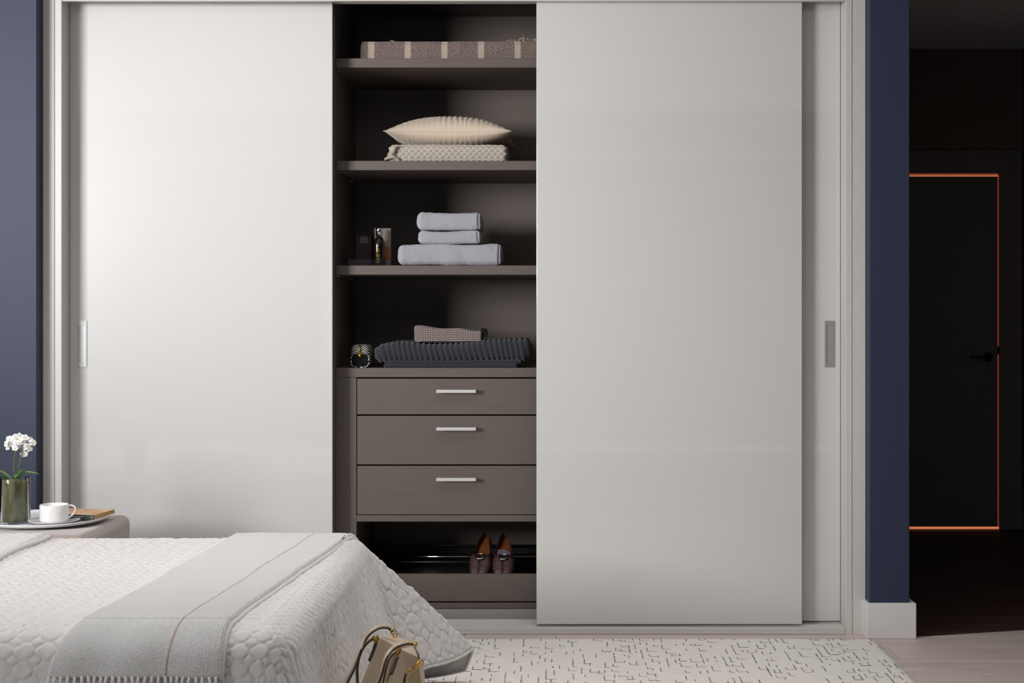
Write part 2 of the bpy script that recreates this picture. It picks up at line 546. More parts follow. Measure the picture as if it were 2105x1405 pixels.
bv = join(bevbox((-1.867, 1.087, YF - 0.002, YF + 0.012, 0.001, 0.0255), 0.0015, 1), boxv(-1.867, 1.087, YF + 0.0125, YF + 0.132, 0.001, 0.022),
          bevbox((-1.867, 1.087, YF + 0.118, YF + 0.134, 0.001, 0.03), 0.001, 1),
          bevbox((-1.867, 1.087, YF + 0.042, YF + 0.048, 0.02, 0.027), 0.001, 1), bevbox((-1.867, 1.087, YF + 0.096, YF + 0.102, 0.02, 0.027), 0.001, 1))
mk('bottom_track', bv[0], bv[1], 'frame_white', W)

def sliding_door(x0, x1, y0, y1, hx=None, hmat='inset_grey', label=None):
    d = box('sliding_door', (x0, x1, y0, y1, 0.032, 2.435), 'door_white', W, bev=0.0015)
    if label: d['label'] = label
    for e in (x0 - 0.0008, x1 - 0.0012):
        box('edge_trim', (e, e + 0.002, y0 + 0.0015, y1 - 0.0005, 0.034, 2.433), 'glass_edge', d)
    if hx:
        a, b_ = hx
        z0, z1 = 1.193 - (755 - 655) * y0 / F, 1.193 - (660 - 655) * y0 / F
        t = 0.0068
        yy = y0 - 0.0032
        fr = join(boxv(a, b_, yy, y0, z1 - 0.018, z1), boxv(a, b_, yy, y0, z0, z0 + 0.018),
                  boxv(a, a + t, yy, y0, z0 + 0.018, z1 - 0.018), boxv(b_ - t, b_, yy, y0, z0 + 0.018, z1 - 0.018))
        h = mk('recessed_handle', fr[0], fr[1], hmat, d)
        # the finger cup: a shallow pan that slopes toward the door edge
        zz0, zz1 = z0 + 0.018, z1 - 0.018
        aa, bb = a + t, b_ - t
        V = [(aa, yy + 0.0028, zz0), (bb, yy + 0.0006, zz0), (bb, yy + 0.0006, zz1), (aa, yy + 0.0028, zz1)]
        mk('finger_cup', V, [(0, 1, 2, 3)], hmat, h)
    return d

sliding_door(-1.877 + 0.01, -0.861, 5.452, 5.484, (at(158.5, 0, 5.452).x, at(178.5, 0, 5.452).x), 'inset_grey', 'white gloss sliding door at the left, rear track')
sliding_door(-0.0775, 0.9295, 5.395, 5.430, None, None, 'white gloss sliding door on the front track, no handle in view')
sliding_door(0.07, 1.086, 5.452, 5.484, (at(1695.5, 0, 5.452).x, at(1715.5, 0, 5.452).x), 'inset_dark', 'white gloss sliding door at the far right, rear track')

# carcass of the open bay
YS, YB = 5.53, 6.08
XL, XR = -0.861, 0.081
box('side_panel', (XL - 0.02, XL, YS - 0.012, YB + 0.02, 0.02, 2.50), 'linen_board_upright', W, bev=0.0008)
box('side_panel', (XR, XR + 0.02, YS - 0.012, YB + 0.02, 0.02, 2.50), 'linen_board_upright', W, bev=0.0008)
box('back_panel', (XL, XR, YB, YB + 0.012, 0.02, 2.50), 'linen_board_upright', W)
box('top_panel', (XL, XR, YS, YB, 2.484, 2.503), 'linen_board', W)
box('outer_side', (-1.885, -1.869, YS, YB + 0.03, 0.0, 2.6), 'linen_board_upright', W)
box('outer_side', (1.089, 1.105, YS, YB + 0.03, 0.0, 2.6), 'linen_board_upright', W)
box('outer_back', (-1.869, 1.089, YB + 0.03, YB + 0.04, 0.0, 2.6), 'linen_board_upright', W)
ZS = [2.205, 1.806, 1.399]
def zat(v, Y): return H - (v - CY) * Y / F
for z in ZS:
    s = box('shelf', (XL + 0.0015, XR - 0.0015, YS, YB - 0.001, z - 0.036, z), 'linen_board', W, bev=0.0012)
    pv = []
    for xx in (XL, ):
        for yy in (YS + 0.045, YS + 0.40):
            v, f = lathev([(0.003, 0), (0.003, 0.010), (0.002, 0.011)], 0, 0, 10)
            pv.append(([(xx + q[2], yy + q[0], z - 0.040 + q[1]) for q in v], f))
    pp = join(*pv)
    for v, f in pv: mk('shelf_pin', v, f, 'pin_metal', s)
ZU = 1.000
box('drawer_unit_top', (XL + 0.001, XR - 0.001, YS, YB - 0.001, ZU - 0.036, ZU), 'linen_board', W, bev=0.0012)
XD0, XD1 = -0.779, 0.001
ZB0 = zat(1237, YS)
box('filler_panel', (XL + 0.0005, XD0 - 0.027, YS + 0.002, YS + 0.022, 0.02, ZU - 0.037), 'linen_board_upright', W)
box('filler_panel', (XD1 + 0.027, XR - 0.0005, YS + 0.002, YS + 0.022, 0.02, ZU - 0.037), 'linen_board_upright', W)
box('unit_side', (XD0 - 0.026, XD0 - 0.001, YS, YB - 0.002, 0.06, ZU - 0.037), 'linen_board_upright', W, bev=0.001)
box('unit_side', (XD1 + 0.001, XD1 + 0.026, YS, YB - 0.002, 0.06, ZU - 0.037), 'linen_board_upright', W, bev=0.001)
for (v0, v1, vh) in ((778.5, 853, 805), (855, 956, 882.5), (958, 1059, 986.5)):
    z1, z0 = zat(v0, YS), zat(v1, YS)
    d = box('drawer', (XD0 + 0.002, XD1 - 0.002, YS + 0.001, YS + 0.020, z0 + 0.001, z1 - 0.001), 'linen_board', W, bev=0.001)
    bx = join(boxv(XD0 + 0.015, XD0 + 0.027, YS + 0.0205, YB - 0.03, z0 + 0.01, z1 - 0.02), boxv(XD1 - 0.027, XD1 - 0.015, YS + 0.0205, YB - 0.03, z0 + 0.01, z1 - 0.02),
              boxv(XD0 + 0.015, XD1 - 0.015, YS + 0.0205, YB - 0.03, z0 + 0.004, z0 + 0.0095))
    mk('drawer_box', bx[0], bx[1], 'linen_board', d)
    hz = zat(vh, YS - 0.028)
    hx0, hx1 = at(897, 0, YS - 0.028).x, at(978.5, 0, YS - 0.028).x
    hv = join(bevbox((hx0, hx1, YS - 0.032, YS - 0.022, hz - 0.0062, hz + 0.0062), 0.0008, 1),
              boxv(hx0 + 0.004, hx0 + 0.014, YS - 0.022, YS + 0.001, hz - 0.005, hz + 0.005), boxv(hx1 - 0.012, hx1 - 0.002, YS - 0.022, YS + 0.001, hz - 0.005, hz + 0.005))
    h = mk('drawer_handle', hv[0], hv[1], 'handle_steel', d); h['label'] = 'slim brushed steel bar handle'
box('bottom_rail', (XD0 - 0.0005, XD1 + 0.0005, YS, YB - 0.003, zat(1073, YS), zat(1060, YS)), 'linen_board', W, bev=0.001)
# pull-out shoe tray
zt1, zt0 = zat(1181, YS), zat(1237, YS)
st = box('shoe_tray', (XD0 + 0.001, XD1 - 0.001, YS, YS + 0.019, zt0, zt1), 'linen_board', W, bev=0.001)
mk('tray_base', *join(boxv(XD0 + 0.002, XD1 - 0.002, YS + 0.0195, YB - 0.05, zt0 + 0.005, zt0 + 0.012),
   boxv(XD0 + 0.002, XD1 - 0.002, YB - 0.06, YB - 0.05, zt0 + 0.0125, zt1 + 0.03)), 'tray_black', st)
# sloping shelf sheet and rails that hold the shoes
slope = [(YS + 0.05, zt0 + 0.03), (YS + 0.40, zt1 + 0.06)]
def slab(y0, z0, y1, z1, t):
    x0, x1 = XD0 + 0.004, XD1 - 0.004
    V = [(x, y, z) for x in (x0, x1) for (y, z) in ((y0, z0), (y1, z1), (y1, z1 + t), (y0, z0 + t))]
    return V, [(0, 1, 2, 3), (7, 6, 5, 4), (0, 4, 5, 1), (1, 5, 6, 2), (2, 6, 7, 3), (3, 7, 4, 0)]
mk('sloping_rack', *slab(YS + 0.04, zt0 + 0.018, YS + 0.42, zt1 + 0.005, 0.006), 'tray_black', st)
zr = zat(1145, YS + 0.30)
v, f = tubev([(XD0 + 0.004, YS + 0.30, zr), (XD1 - 0.004, YS + 0.30, zr)], 0.0045, 10)
mk('rail', v, f, 'chrome', st, smooth=True)
v, f = tubev([(XD0 + 0.004, YS + 0.44, zat(1122, YS + .44)), (XD1 - 0.004, YS + 0.44, zat(1122, YS + .44))], 0.004, 10)
mk('rail', v, f, 'tray_black', st, smooth=True)
v, f = tubev([(XD0 + 0.004, YS + 0.22, zat(1156, YS + .22)), (XD1 - 0.004, YS + 0.22, zat(1156, YS + .22))], 0.004, 10)
mk('rail', v, f, 'tray_black', st, smooth=True)
box('plinth', (XL, XR, YS + 0.004, YS + 0.02, zat(1252, YS), zat(1240, YS)), 'linen_board', W)
box('plinth', (XL, XR, YS - 0.002, YS + 0.003, 0.02, zat(1253, YS)), 'plinth_grey', W)
box('floor_panel', (XL, XR, YS + 0.021, YB, 0.02, zat(1243, YS)), 'linen_board', W)

# ------------------------------------------------------------------ things on the shelves
PX = 5.6 / F
def SX(u, Y=5.58): return (u - CX) * Y / F

# plaid blanket, top shelf
def heather(name, base, light, xs, width, period, x0):
    m = M(name, base, 0.95, sheen=0.3, bump=((400, 400, 400), 1.0, 0.003))
    nt, b = nodes_of(m)
    tc = nt.nodes.new('ShaderNodeTexCoord'); sp = nt.nodes.new('ShaderNodeSeparateXYZ')
    nt.links.new(tc.outputs['Object'], sp.inputs[0])
    n = nt.nodes.new('ShaderNodeTexNoise'); n.inputs['Scale'].default_value = 260; n.inputs['Detail'].default_value = 2
    nt.links.new(tc.outputs['Object'], n.inputs['Vector'])
    base2 = mix_col(nt, math_node(nt, 'MULTIPLY', math_node(nt, 'SUBTRACT', n.outputs[0], 0.35), 2.6), lin(tuple(c * 0.72 for c in base)), lin(tuple(min(255, c * 1.25) for c in base)))
    t = math_node(nt, 'ADD', sp.outputs[0], x0 + 50 * period)
    t = math_node(nt, 'MODULO', t, period)
    t = math_node(nt, 'ADD', t, math_node(nt, 'MULTIPLY', math_node(nt, 'SUBTRACT', n.outputs[0], 0.5), 0.006))
    s = math_node(nt, 'LESS_THAN', t, width)
    nt.links.new(mix_col(nt, s, base2, lin(light)), b.inputs['Base Color'])
    return m
bx0, bx1 = SX(741), SX(1103) + 0.06
bw = bx1 - bx0
m = heather('plaid_wool', (124, 108, 102), (180, 165, 150), None, 0.024, 0.1435, -(SX(757) - (bx0 + bw / 2)))
Vb = rboxv(bw, 0.34, 0.067, 0.012, 0.012, disp=lambda p, n: 0.0025 * fbm(p[:, 0] * 14 + 3, p[:, 1] * 14 + p[:, 2] * 30, 3))
Vb = shift(Vb, ((bx0 + bx1) / 2, YS + 0.045 + 0.17, ZS[0] + 0.002))
bl = thing('folded_blanket', 'brown plaid wool blanket with pale stripes, folded flat on the top shelf', 'blanket', ((bx0 + bx1) / 2, YS + 0.215, ZS[0]))
mk('blanket_body', *Vb, m, bl, smooth=True)
# upper fold, slightly smaller, wool hem line
Vb = rboxv(bw - 0.01, 0.33, 0.008, 0.0035, 0.02, disp=lambda p, n: 0.0015 * fbm(p[:, 0] * 20, p[:, 1] * 20, 8))
Vb = shift(Vb, ((bx0 + bx1) / 2 - 0.002, YS + 0.045 + 0.17, ZS[0] + 0.0675))
mk('top_fold', *Vb, m, bl, smooth=True)
fr = []
def wisp(p, L, r=0.0012, lift=0.02, spread=1.0):
    q = [Vector(p)]
    d = Vector((random.uniform(-1, 1) * spread, random.uniform(-0.6, 0.2), random.uniform(0.1, 1) * lift / 0.02)).normalized()
    for k in range(5):
        d = (d + Vector((random.uniform(-.5, .5), random.uniform(-.4, .4), random.uniform(-.7, .2)))).normalized()
        q.append(q[-1] + d * (L / 5))
    return tubev(q, r, 5)
for k in range(34):
    x = SX(random.uniform(770, 830)); fr.append(wisp((x, YS + 0.08, ZS[0] + 0.074), random.uniform(0.02, 0.05), 0.0011, 0.004))
for k in range(46):
    x = SX(random.uniform(1050, 1100)); fr.append(wisp((x, YS + 0.10, ZS[0] + 0.074), random.uniform(0.03, 0.06), 0.0018, 0.03 if x > SX(1082) else 0.006))
o = mk('fringe', *join(*fr), 'fringe_beige', bl); o['kind'] = 'stuff'

# knitted throw, second shelf
tx0, tx1 = SX(800), SX(1042)
kw = tx1 - tx0
def knit_disp(p, n):
    rows = p[:, 2] / 0.0118
    i = np.floor(rows)
    ph = p[:, 0] / 0.024 + 0.5 * (i % 2) + p[:, 1] / 0.014 * (np.abs(n[:, 2]) > 0.5)
    a = np.abs(np.sin(PI * rows)) * (0.15 + 0.85 * np.abs(np.sin(PI * ph)))
    return 0.0048 * a + 0.0015 * vnoise(p[:, 0] * 20, p[:, 2] * 30, 5)
kt = thing('knitted_throw', 'cream bobble-knit throw folded under the cushion on the second shelf', 'throw', (SX(915), YS + 0.2, ZS[1]))
V_ = shift(rboxv(kw, 0.30, 0.064, 0.018, 0.0026, disp=knit_disp), ((tx0 + tx1) / 2, YS + 0.04 + 0.15, ZS[1] + 0.002))
mk('throw_body', *V_, 'knit', kt, smooth=True)
fr = []
for k in range(15):
    t = k / 14
    a = Vector((SX(822 - 12 * math.sin(t * PI)) + 0.002, YS + 0.034, ZS[1] + 0.008 + 0.052 * t))
    e = Vector((SX(792 + random.uniform(-4, 6) + 16 * t), YS + 0.028 - 0.004 * t, ZS[1] + 0.004 + 0.030 * t + random.uniform(0, 0.004)))
    mid = (a + e) / 2 + Vector((0, -0.006, 0.008))
    fr.append(tubev(spline([a, mid, e], 4), [0.0028] * 5 + [0.0026, 0.0024, 0.0022, 0.002], 6))
for k in range(15):
    v, f = fr[k]
    mk('tassel', v, f, 'fringe_beige' if k % 2 else 'knit', kt, smooth=True)

# cushion on the throw
cw, cd, ch = SX(1052) - SX(790), 0.40, 0.112
N1, N2 = 190, 90
uu, vv = np.meshgrid(np.linspace(-1, 1, N1), np.linspace(-1, 1, N2), indexing='ij')
def cushion(sgn):
    prof = np.clip(1 - np.abs(uu) ** 2.3, 0, 1) ** 0.66 * np.clip(1 - np.abs(vv) ** 2.6, 0, 1) ** 0.5
    pinch = 1 - 0.10 * (1 - np.abs(uu) ** 2) * np.abs(vv) ** 2
    pinx = 1 - 0.07 * (1 - np.abs(vv) ** 2) * np.abs(uu) ** 2
    x = uu * cw / 2 * pinx
    y = vv * cd / 2 * pinch
    pleat = np.sin(uu * 74 + 2.6 * vnoise(uu * 6, vv * 2, 4)) * (0.35 + 0.65 * np.clip(vnoise(uu * 3 + 5, vv * 0 + 1, 9) + 0.5 + uu * 0.5, 0, 1))
    zz = prof * (0.078 if sgn > 0 else 0.050) + (0.0016 if sgn > 0 else 0.0005) * pleat * prof ** 0.6
    return np.stack([x, y, sgn * zz], -1).reshape(-1, 3)
zc = ZS[1] + 0.068 + 0.050
P1, P2 = cushion(1), cushion(-1)
P2[:, 2] = np.maximum(P2[:, 2], -0.048)
base = np.array([SX(921), YS + 0.215, zc])
drop = lambda P: P + np.stack([0 * P[:, 0] + 0.010 * (P[:, 1] > 0) * (P[:, 1] / 0.2), 0 * P[:, 0], -0.030 * np.clip(P[:, 1] / (cd / 2), 0, 1) ** 2 * np.clip(np.abs(P[:, 0]) / (cw / 2), 0, 1) ** 4], -1)
f1 = gridf(N1, N2); f2 = gridf(N1, N2)[:, ::-1] + N1 * N2
cu = thing('cushion', 'cream pleated cushion lying on the knitted throw', 'cushion', (SX(921), YS + 0.215, ZS[1] + 0.068))
mk('cushion_cover', np.concatenate([drop(P1) + base, drop(P2) + base]), np.concatenate([f1, f2]), 'pillow', cu, smooth=True)
ed = [Vector(drop(P1)[i * N2 + 0] + base) for i in range(0, N1, 3)]
mk('seam_piping', *tubev(ed, 0.0016, 6), 'pillow', cu, smooth=True)

# towels
def towel_disp(seed, ridge=True):
    def f(p, n):
        return 0.0035 * fbm(p[:, 0] * 16 + seed, p[:, 2] * 26 + p[:, 1] * 12, seed) + 0.0007 * vnoise(p[:, 0] * 240, p[:, 2] * 240 + p[:, 1] * 200, seed + 5)
    return f
def towel(name, label, u0, u1, v0, v1, seed, layers, r):
    Y = YS + 0.03
    x0, x1 = SX(u0, Y), SX(u1, Y)
    z0, z1 = zat(v1, Y), zat(v0, Y)
    ht = (z1 - z0)
    t = thing(name, label, 'towel', ((x0 + x1) / 2, Y + 0.12, z0), group='folded towels on the third shelf')
    V_ = rboxv(x1 - x0, 0.24, ht - 0.003, r, 0.005, disp=towel_disp(seed))
    P, Fq = V_
    xl = P[:, 0] + (x1 - x0) / 2
    bulge = np.exp(-((P[:, 2] / ht - 0.45) ** 2) * 6)
    P[:, 0] -= 0.006 * bulge * np.exp(-xl / 0.03)
    P[:, 2] += 0.003 * np.sin(P[:, 0] * 25 + seed) * (P[:, 2] / ht)
    mk('towel_body', *shift((P, Fq), ((x0 + x1) / 2, Y + 0.12, z0 + 0.001)), 'towel', t, smooth=True)
    # woven band and stitched edges that show at the right-hand end
    for k, off in enumerate((0.004, 0.016)):
        pts = [(x1 - off - 0.001 * math.sin(a * 3), Y - 0.0035 - 0.0008 * math.sin(a * 5), z0 + 0.005 + (ht - 0.011) * a) for a in np.linspace(0, 1, 10)]
        mk('hem', *tubev(pts, 0.0026 if k == 0 else 0.0014, 6), 'towel_hem', t, smooth=True)
    return t, x0, x1, z0, z1, Y
t1, *_ = towel('folded_towel', 'large grey bath towel folded at the bottom of the towel pile', 820, 1030, 501, 545.5, 3, 2, 0.020)
t2, *_ = towel('folded_towel', 'small grey towel in the middle of the towel pile', 862, 987, 474, 501.3, 12, 1, 0.014)
t3, x0, x1, z0, z1, Yt = towel('folded_towel', 'small grey towel on top of the towel pile, hanging loop showing', 860, 988, 436.5, 473.6, 23, 1, 0.018)
lp = spline([(x1 - 0.004, Yt + 0.01, z1 - 0.022), (x1 + 0.006, Yt, z1 - 0.012), (x1 + 0.012, Yt, z1 - 0.021), (x1 + 0.001, Yt + 0.01, z1 - 0.03)], 5)
mk('hanging_loop', *tubev(lp, 0.0014, 6), 'towel_loop', t3, smooth=True)

# acrylic tray, boxes and bottle, third shelf left
ax0, ax1 = SX(716), SX(793)
ay0, ay1 = YS + 0.03, YS + 0.25
zs = ZS[2]
mk('acrylic_tray', *join(boxv(ax0, ax1, ay0, ay1, zs + 0.0005, zs + 0.0035), boxv(ax0, ax1, ay0, ay0 + 0.003, zs + 0.0036, zs + 0.026),
   boxv(ax0, ax1, ay1 - 0.003, ay1, zs + 0.0036, zs + 0.026), boxv(ax0, ax0 + 0.003, ay0 + 0.003, ay1 - 0.003, zs + 0.0036, zs + 0.026),
   boxv(ax1 - 0.003, ax1, ay0 + 0.003, ay1 - 0.003, zs + 0.0036, zs + 0.026)), 'acrylic')
tag(bpy.data.objects['acrylic_tray'], 'clear acrylic tray holding the dark bottle and box on the third shelf', 'tray')
bc = (SX(778), YS + 0.068)
zb_ = zs + 0.0045
bt = thing('lotion_bottle', 'dark amber bottle with chrome cap and yellow-green print, left of the towels', 'bottle', (bc[0], bc[1], zb_))
br = 0.0215
k_ = 1.0
prof = [(0.0, zb_), (br * 0.93, zb_), (br, zb_ + 0.0033), (br, zb_ + 0.0792), (br * 0.93, zb_ + 0.0924), (br * 0.76, zb_ + 0.1034), (br * 0.5, zb_ + 0.1100), (0.0090, zb_ + 0.1122), (0.0090, zb_ + 0.1166)]
mk('bottle_body', *lathev(prof, bc[0], bc[1], 40), 'bottle_glass', bt, smooth=True)
mk('cap', *lathev([(0.0122, zb_ + 0.1133), (0.0122, zb_ + 0.1430), (0.0116, zb_ + 0.1443), (0.003, zb_ + 0.1444)], bc[0], bc[1], 32), 'chrome', bt, smooth=False)
for q in bpy.data.objects['cap'].data.polygons: q.use_smooth = len(q.vertices) == 4
def on_bottle(x, z, w_, h_):
    n_ = 6; V = []
    for i in range(n_ + 1):
        a = (x + w_ * (i / n_ - 0.5)) / br
        for zz in (z - h_ / 2, z + h_ / 2):
            V.append((bc[0] + (br + 0.0003) * math.sin(a), bc[1] - (br + 0.0003) * math.cos(a), zz))
    return V, [(2 * i, 2 * i + 2, 2 * i + 3, 2 * i + 1) for i in range(n_)]
pr = []
for (z, wds) in ((0.062, (6, 4)), (0.0575, (3, 7)), (0.053, (5, 5)), (0.040, (8, 5)), (0.0355, (4, 9)), (0.0310, (6, 3)), (0.024, (5, 5)), (0.018, (9, 3)), (0.010, (4, 5))):
    x = -sum(wds) * 0.0005
    for q in wds:
        ww = q * 0.00105
        for c_ in range(int(q / 1.2)):
            pr.append(on_bottle(x + 0.0010 * c_, zb_ + z, 0.0006, 0.0024 + 0.0008 * random.random()))
        x += ww + 0.001
pr.append(on_bottle(-0.001, zb_ + 0.0465, 0.0008, 0.008))
mk('printed_text', *join(*pr), 'gold_print', bt)
mk('printed_emblem', *join(on_bottle(-0.001, zb_ + 0.0735, 0.004, 0.004), on_bottle(-0.001, zb_ + 0.0765, 0.0025, 0.002)), 'orange_print', bt)
mk('printed_emblem', *on_bottle(0.0002, zb_ + 0.0795, 0.0016, 0.004), 'green_print', bt)
# cream box behind the bottle
qb = thing('perfume_box', 'tall cream cardboard box with an orange-brown panel, behind the dark bottle', 'box', (SX(793), YS + 0.13, zs))
yb0 = YS + 0.115
x0, x1 = SX(768, yb0), SX(801.5, yb0)
zt_ = zat(469.5, yb0)
def rotbox(b, c, rz):
    V, Fc = bevbox(b, 0.0006, 1)
    return shift((np.array(V) - np.array(c), Fc), c, rz)
cc = ((x0 + x1) / 2, yb0 + 0.03, 0)
mk('carton', *rotbox((x0, x1, yb0, yb0 + 0.055, zs + 0.0042, zt_), cc, 0.12), 'cream_card', qb)
mk('coloured_panel', *rotbox((x0 + 0.004, x1 - 0.002, yb0 - 0.0006, yb0 + 0.0002, zs + 0.026, zs + 0.078), cc, 0.12), 'brown_card', qb)
# dark box on the left
db = thing('dark_gift_box', 'very dark red-brown box with a small grey label, at the left of the acrylic tray', 'box', (SX(748), YS + 0.16, zs))
yb1 = YS + 0.13
mk('carton', *bevbox((SX(732, yb1), SX(764, yb1), yb1, yb1 + 0.07, zs + 0.0042, zat(484, yb1)), 0.0008, 1), 'dark_card', db)
box('label_patch', (SX(740.5, yb1), SX(756, yb1), yb1 - 0.0006, yb1 - 0.0001, zat(500, yb1), zat(487, yb1)), 'grey_label', db)

# chunky knit jumper on the drawer unit
jx0, jx1 = SX(771), SX(1090)
def rib_disp(per, amp, seed, slant):
    def f(p, n):
        ph = (p[:, 0] + slant * (p[:, 2]) + 0.004 * vnoise(p[:, 0] * 12, p[:, 2] * 20, seed)) / per
        s = np.abs(np.sin(PI * ph)) ** 0.6
        cable = 0.3 * np.sin(2 * PI * (p[:, 2] + p[:, 1]) / 0.008 + 4 * np.abs(np.sin(PI * ph)))
        return amp * (s + 0.25 * cable * s) + 0.004 * fbm(p[:, 0] * 6, p[:, 2] * 8 + p[:, 1] * 6, seed + 2)
    return f
jm = thing('knitted_jumper', 'charcoal navy chunky rib-knit jumper folded on top of the drawers', 'jumper', ((jx0 + jx1) / 2, YS + 0.2, ZU))
def bend(P, jw):
    P[:, 2] -= 0.010 * np.exp(-((P[:, 0] + 0.02) / 0.13) ** 4) * np.clip((P[:, 2] - 0.02) / 0.05, 0, 1)
    t = P[:, 0] / (jw / 2)
    P[:, 2] += 0.004 * np.sin(P[:, 0] * 9) + 0.010 * np.clip(t - 0.75, 0, 1) * 4 * (P[:, 2] / 0.07) * 0.6 - 0.014 * np.clip(-t - 0.72, 0, 1) * 4 * (P[:, 2] / 0.07)
    return P
jw = jx1 - jx0
V_ = rboxv(jw, 0.30, 0.075, 0.033, 0.0033, disp=rib_disp(0.021, 0.0075, 3, 0.25), warp=lambda P: bend(P, jw))
mk('jumper_body', *shift(V_, ((jx0 + jx1) / 2, YS + 0.035 + 0.15, ZU + 0.026)), 'sweater', jm, smooth=True)
sx0, sx1 = SX(790), SX(1062)
for i, (zz, hh, xa, xb) in enumerate(((0.001, 0.013, SX(790), SX(1062)), (0.0135, 0.015, SX(797), SX(1072)))):
    V_ = rboxv(xb - xa, 0.28, hh, hh * 0.48, 0.004, disp=rib_disp(0.012, 0.0022, 7 + i, 0.2))
    V_[0][:, 2] += 0.004 * (V_[0][:, 0] / 0.26) ** 2 * i
    mk('sleeve_fold', *shift(V_, ((xa + xb) / 2, YS + 0.03 + 0.15, ZU + zz)), 'sweater', jm, smooth=True)

# houndstooth scarf on the jumper
m = M('small_check', (130, 116, 112), 0.9, sheen=0.2)
nt, b = nodes_of(m)
tc = nt.nodes.new('ShaderNodeTexCoord'); sp = nt.nodes.new('ShaderNodeSeparateXYZ')
nt.links.new(tc.outputs['Object'], sp.inputs[0])
yz = math_node(nt, 'ADD', sp.outputs[2], sp.outputs[1])
fx = math_node(nt, 'FRACT', math_node(nt, 'MULTIPLY', math_node(nt, 'ADD', sp.outputs[0], 5.0), 1 / 0.0068))
fy = math_node(nt, 'FRACT', math_node(nt, 'MULTIPLY', math_node(nt, 'ADD', yz, 5.0), 1 / 0.0068))
dk = math_node(nt, 'MAXIMUM', math_node(nt, 'LESS_THAN', fx, 0.36), math_node(nt, 'LESS_THAN', fy, 0.36))
nt.links.new(mix_col(nt, dk, lin((172, 156, 150)), lin((62, 52, 52))), b.inputs['Base Color'])
sf = thing('folded_scarf', 'small brown and beige checked scarf folded on the dark jumper', 'scarf', (SX(925), YS + 0.15, ZU + 0.10))
Ys_ = YS + 0.03
a0, a1 = SX(850, Ys_), SX(990, Ys_)
def scwarp(P):
    P[:, 2] += (-0.010 * (P[:, 0] / 0.14) + 0.003 * np.sin(P[:, 0] * 40)) * np.clip(P[:, 2] / 0.05, 0.1, 1)
    P[:, 0] += 0.03 * (P[:, 2] > 0.02) * 0
    return P
V_ = rboxv(a1 - a0, 0.20, 0.054, 0.009, 0.006, disp=lambda p, n: 0.001 * fbm(p[:, 0] * 40, p[:, 2] * 40, 2), warp=scwarp)
mk('scarf_body', *shift(V_, ((a0 + a1) / 2, Ys_ + 0.02 + 0.10, zat(704.5, Ys_))), m, sf, smooth=True)
fr = []
for k in range(40):
    a = Vector((a1 - 0.006, Ys_ + 0.03 + random.uniform(-0.004, 0.05), zat(random.uniform(678, 704), Ys_)))
    e = a + Vector((random.uniform(0.014, 0.030), random.uniform(-0.01, 0.01), random.uniform(-0.008, 0.006)))
    fr.append(tubev(spline([a, (a + e) / 2 + Vector((0, 0, random.uniform(0, 0.005))), e], 3), 0.0018, 5))
o = mk('fringe', *join(*fr), 'shoe_sole', sf); o['kind'] = 'stuff'
rr = [Vector((a1 + 0.004 + 0.009 * math.cos(a), Ys_ + 0.022, zat(692, Ys_) + 0.022 * math.sin(a))) for a in np.linspace(0, 2 * PI, 20, endpoint=False)]
mk('rolled_end', *tubev(rr, 0.0028, 8, closed=True), 'shoe_sole', sf, smooth=True)

# mini bag
gx = (SX(720.5) + SX(762.5)) / 2; gw = SX(762.5) - SX(720.5)
gy = YS + 0.03
ghh = zat(709, gy) - ZU
m = M('chevron', (10, 10, 11), 0.5)
nt, b = nodes_of(m)
tc = nt.nodes.new('ShaderNodeTexCoord'); sp = nt.nodes.new('ShaderNodeSeparateXYZ')
nt.links.new(tc.outputs['Object'], sp.inputs[0])
ax = math_node(nt, 'ABSOLUTE', sp.outputs[0])
dgn = math_node(nt, 'ADD', math_node(nt, 'SUBTRACT', sp.outputs[2], math_node(nt, 'MULTIPLY', math_node(nt, 'PINGPONG', math_node(nt, 'ADD', ax, 0.004), 0.017), 0.9)), math_node(nt, 'MULTIPLY', sp.outputs[1], 0.6))
fq = math_node(nt, 'FRACT', math_node(nt, 'MULTIPLY', math_node(nt, 'ADD', dgn, 1.0), 1 / 0.0105))
nt.links.new(mix_col(nt, math_node(nt, 'LESS_THAN', fq, 0.46), lin((9, 9, 10)), lin((190, 186, 180))), b.inputs['Base Color'])
mb = thing('mini_handbag', 'tiny black and white chevron bag with gold clasp beside the jumper', 'handbag', (gx, gy + 0.05, ZU))
V_ = rboxv(gw, 0.13, ghh, 0.022, 0.006)
V_[0][:, 0] *= 1 - 0.10 * (V_[0][:, 2] / ghh)
mk('bag_body', *shift(V_, (gx, gy + 0.065, ZU + 0.0005)), m, mb, smooth=True)
# black rounded front flap
pts = []
for a in np.linspace(0, 2 * PI, 40, endpoint=False):
    c, s = math.cos(a), math.sin(a)
    pts.append((gx + 0.034 * np.sign(c) * abs(c) ** 0.55, gy - 0.0015, ZU + 0.0285 + 0.026 * np.sign(s) * abs(s) ** 0.6))
ring2 = [(x, y + 0.003, z) for x, y, z in pts]
mk('front_flap', pts + ring2, [tuple(range(40))] + [(i, 40 + i, 40 + (i + 1) % 40, (i + 1) % 40) for i in range(40)], 'black_leather', mb)
cv = lathev([(0.0095, 0), (0.0095, 0.003), (0.006, 0.007), (0.0015, 0.009)], 0, 0, 20)
clz = ZU + ghh - 0.042
mk('clasp', [(gx + x - 0.001, gy - 0.003 - z, clz + y) for x, y, z in cv[0]], cv[1], 'gold', mb, smooth=True)
mk('zip_pull', *tubev([(gx, gy + 0.002, ZU + ghh - 0.001), (gx - 0.0005, gy - 0.006, ZU + ghh - 0.016), (gx - 0.001, gy - 0.006, clz + 0.004)], [0.0018, 0.0030, 0.0036], 8), 'gold', mb, smooth=True)
ds = []
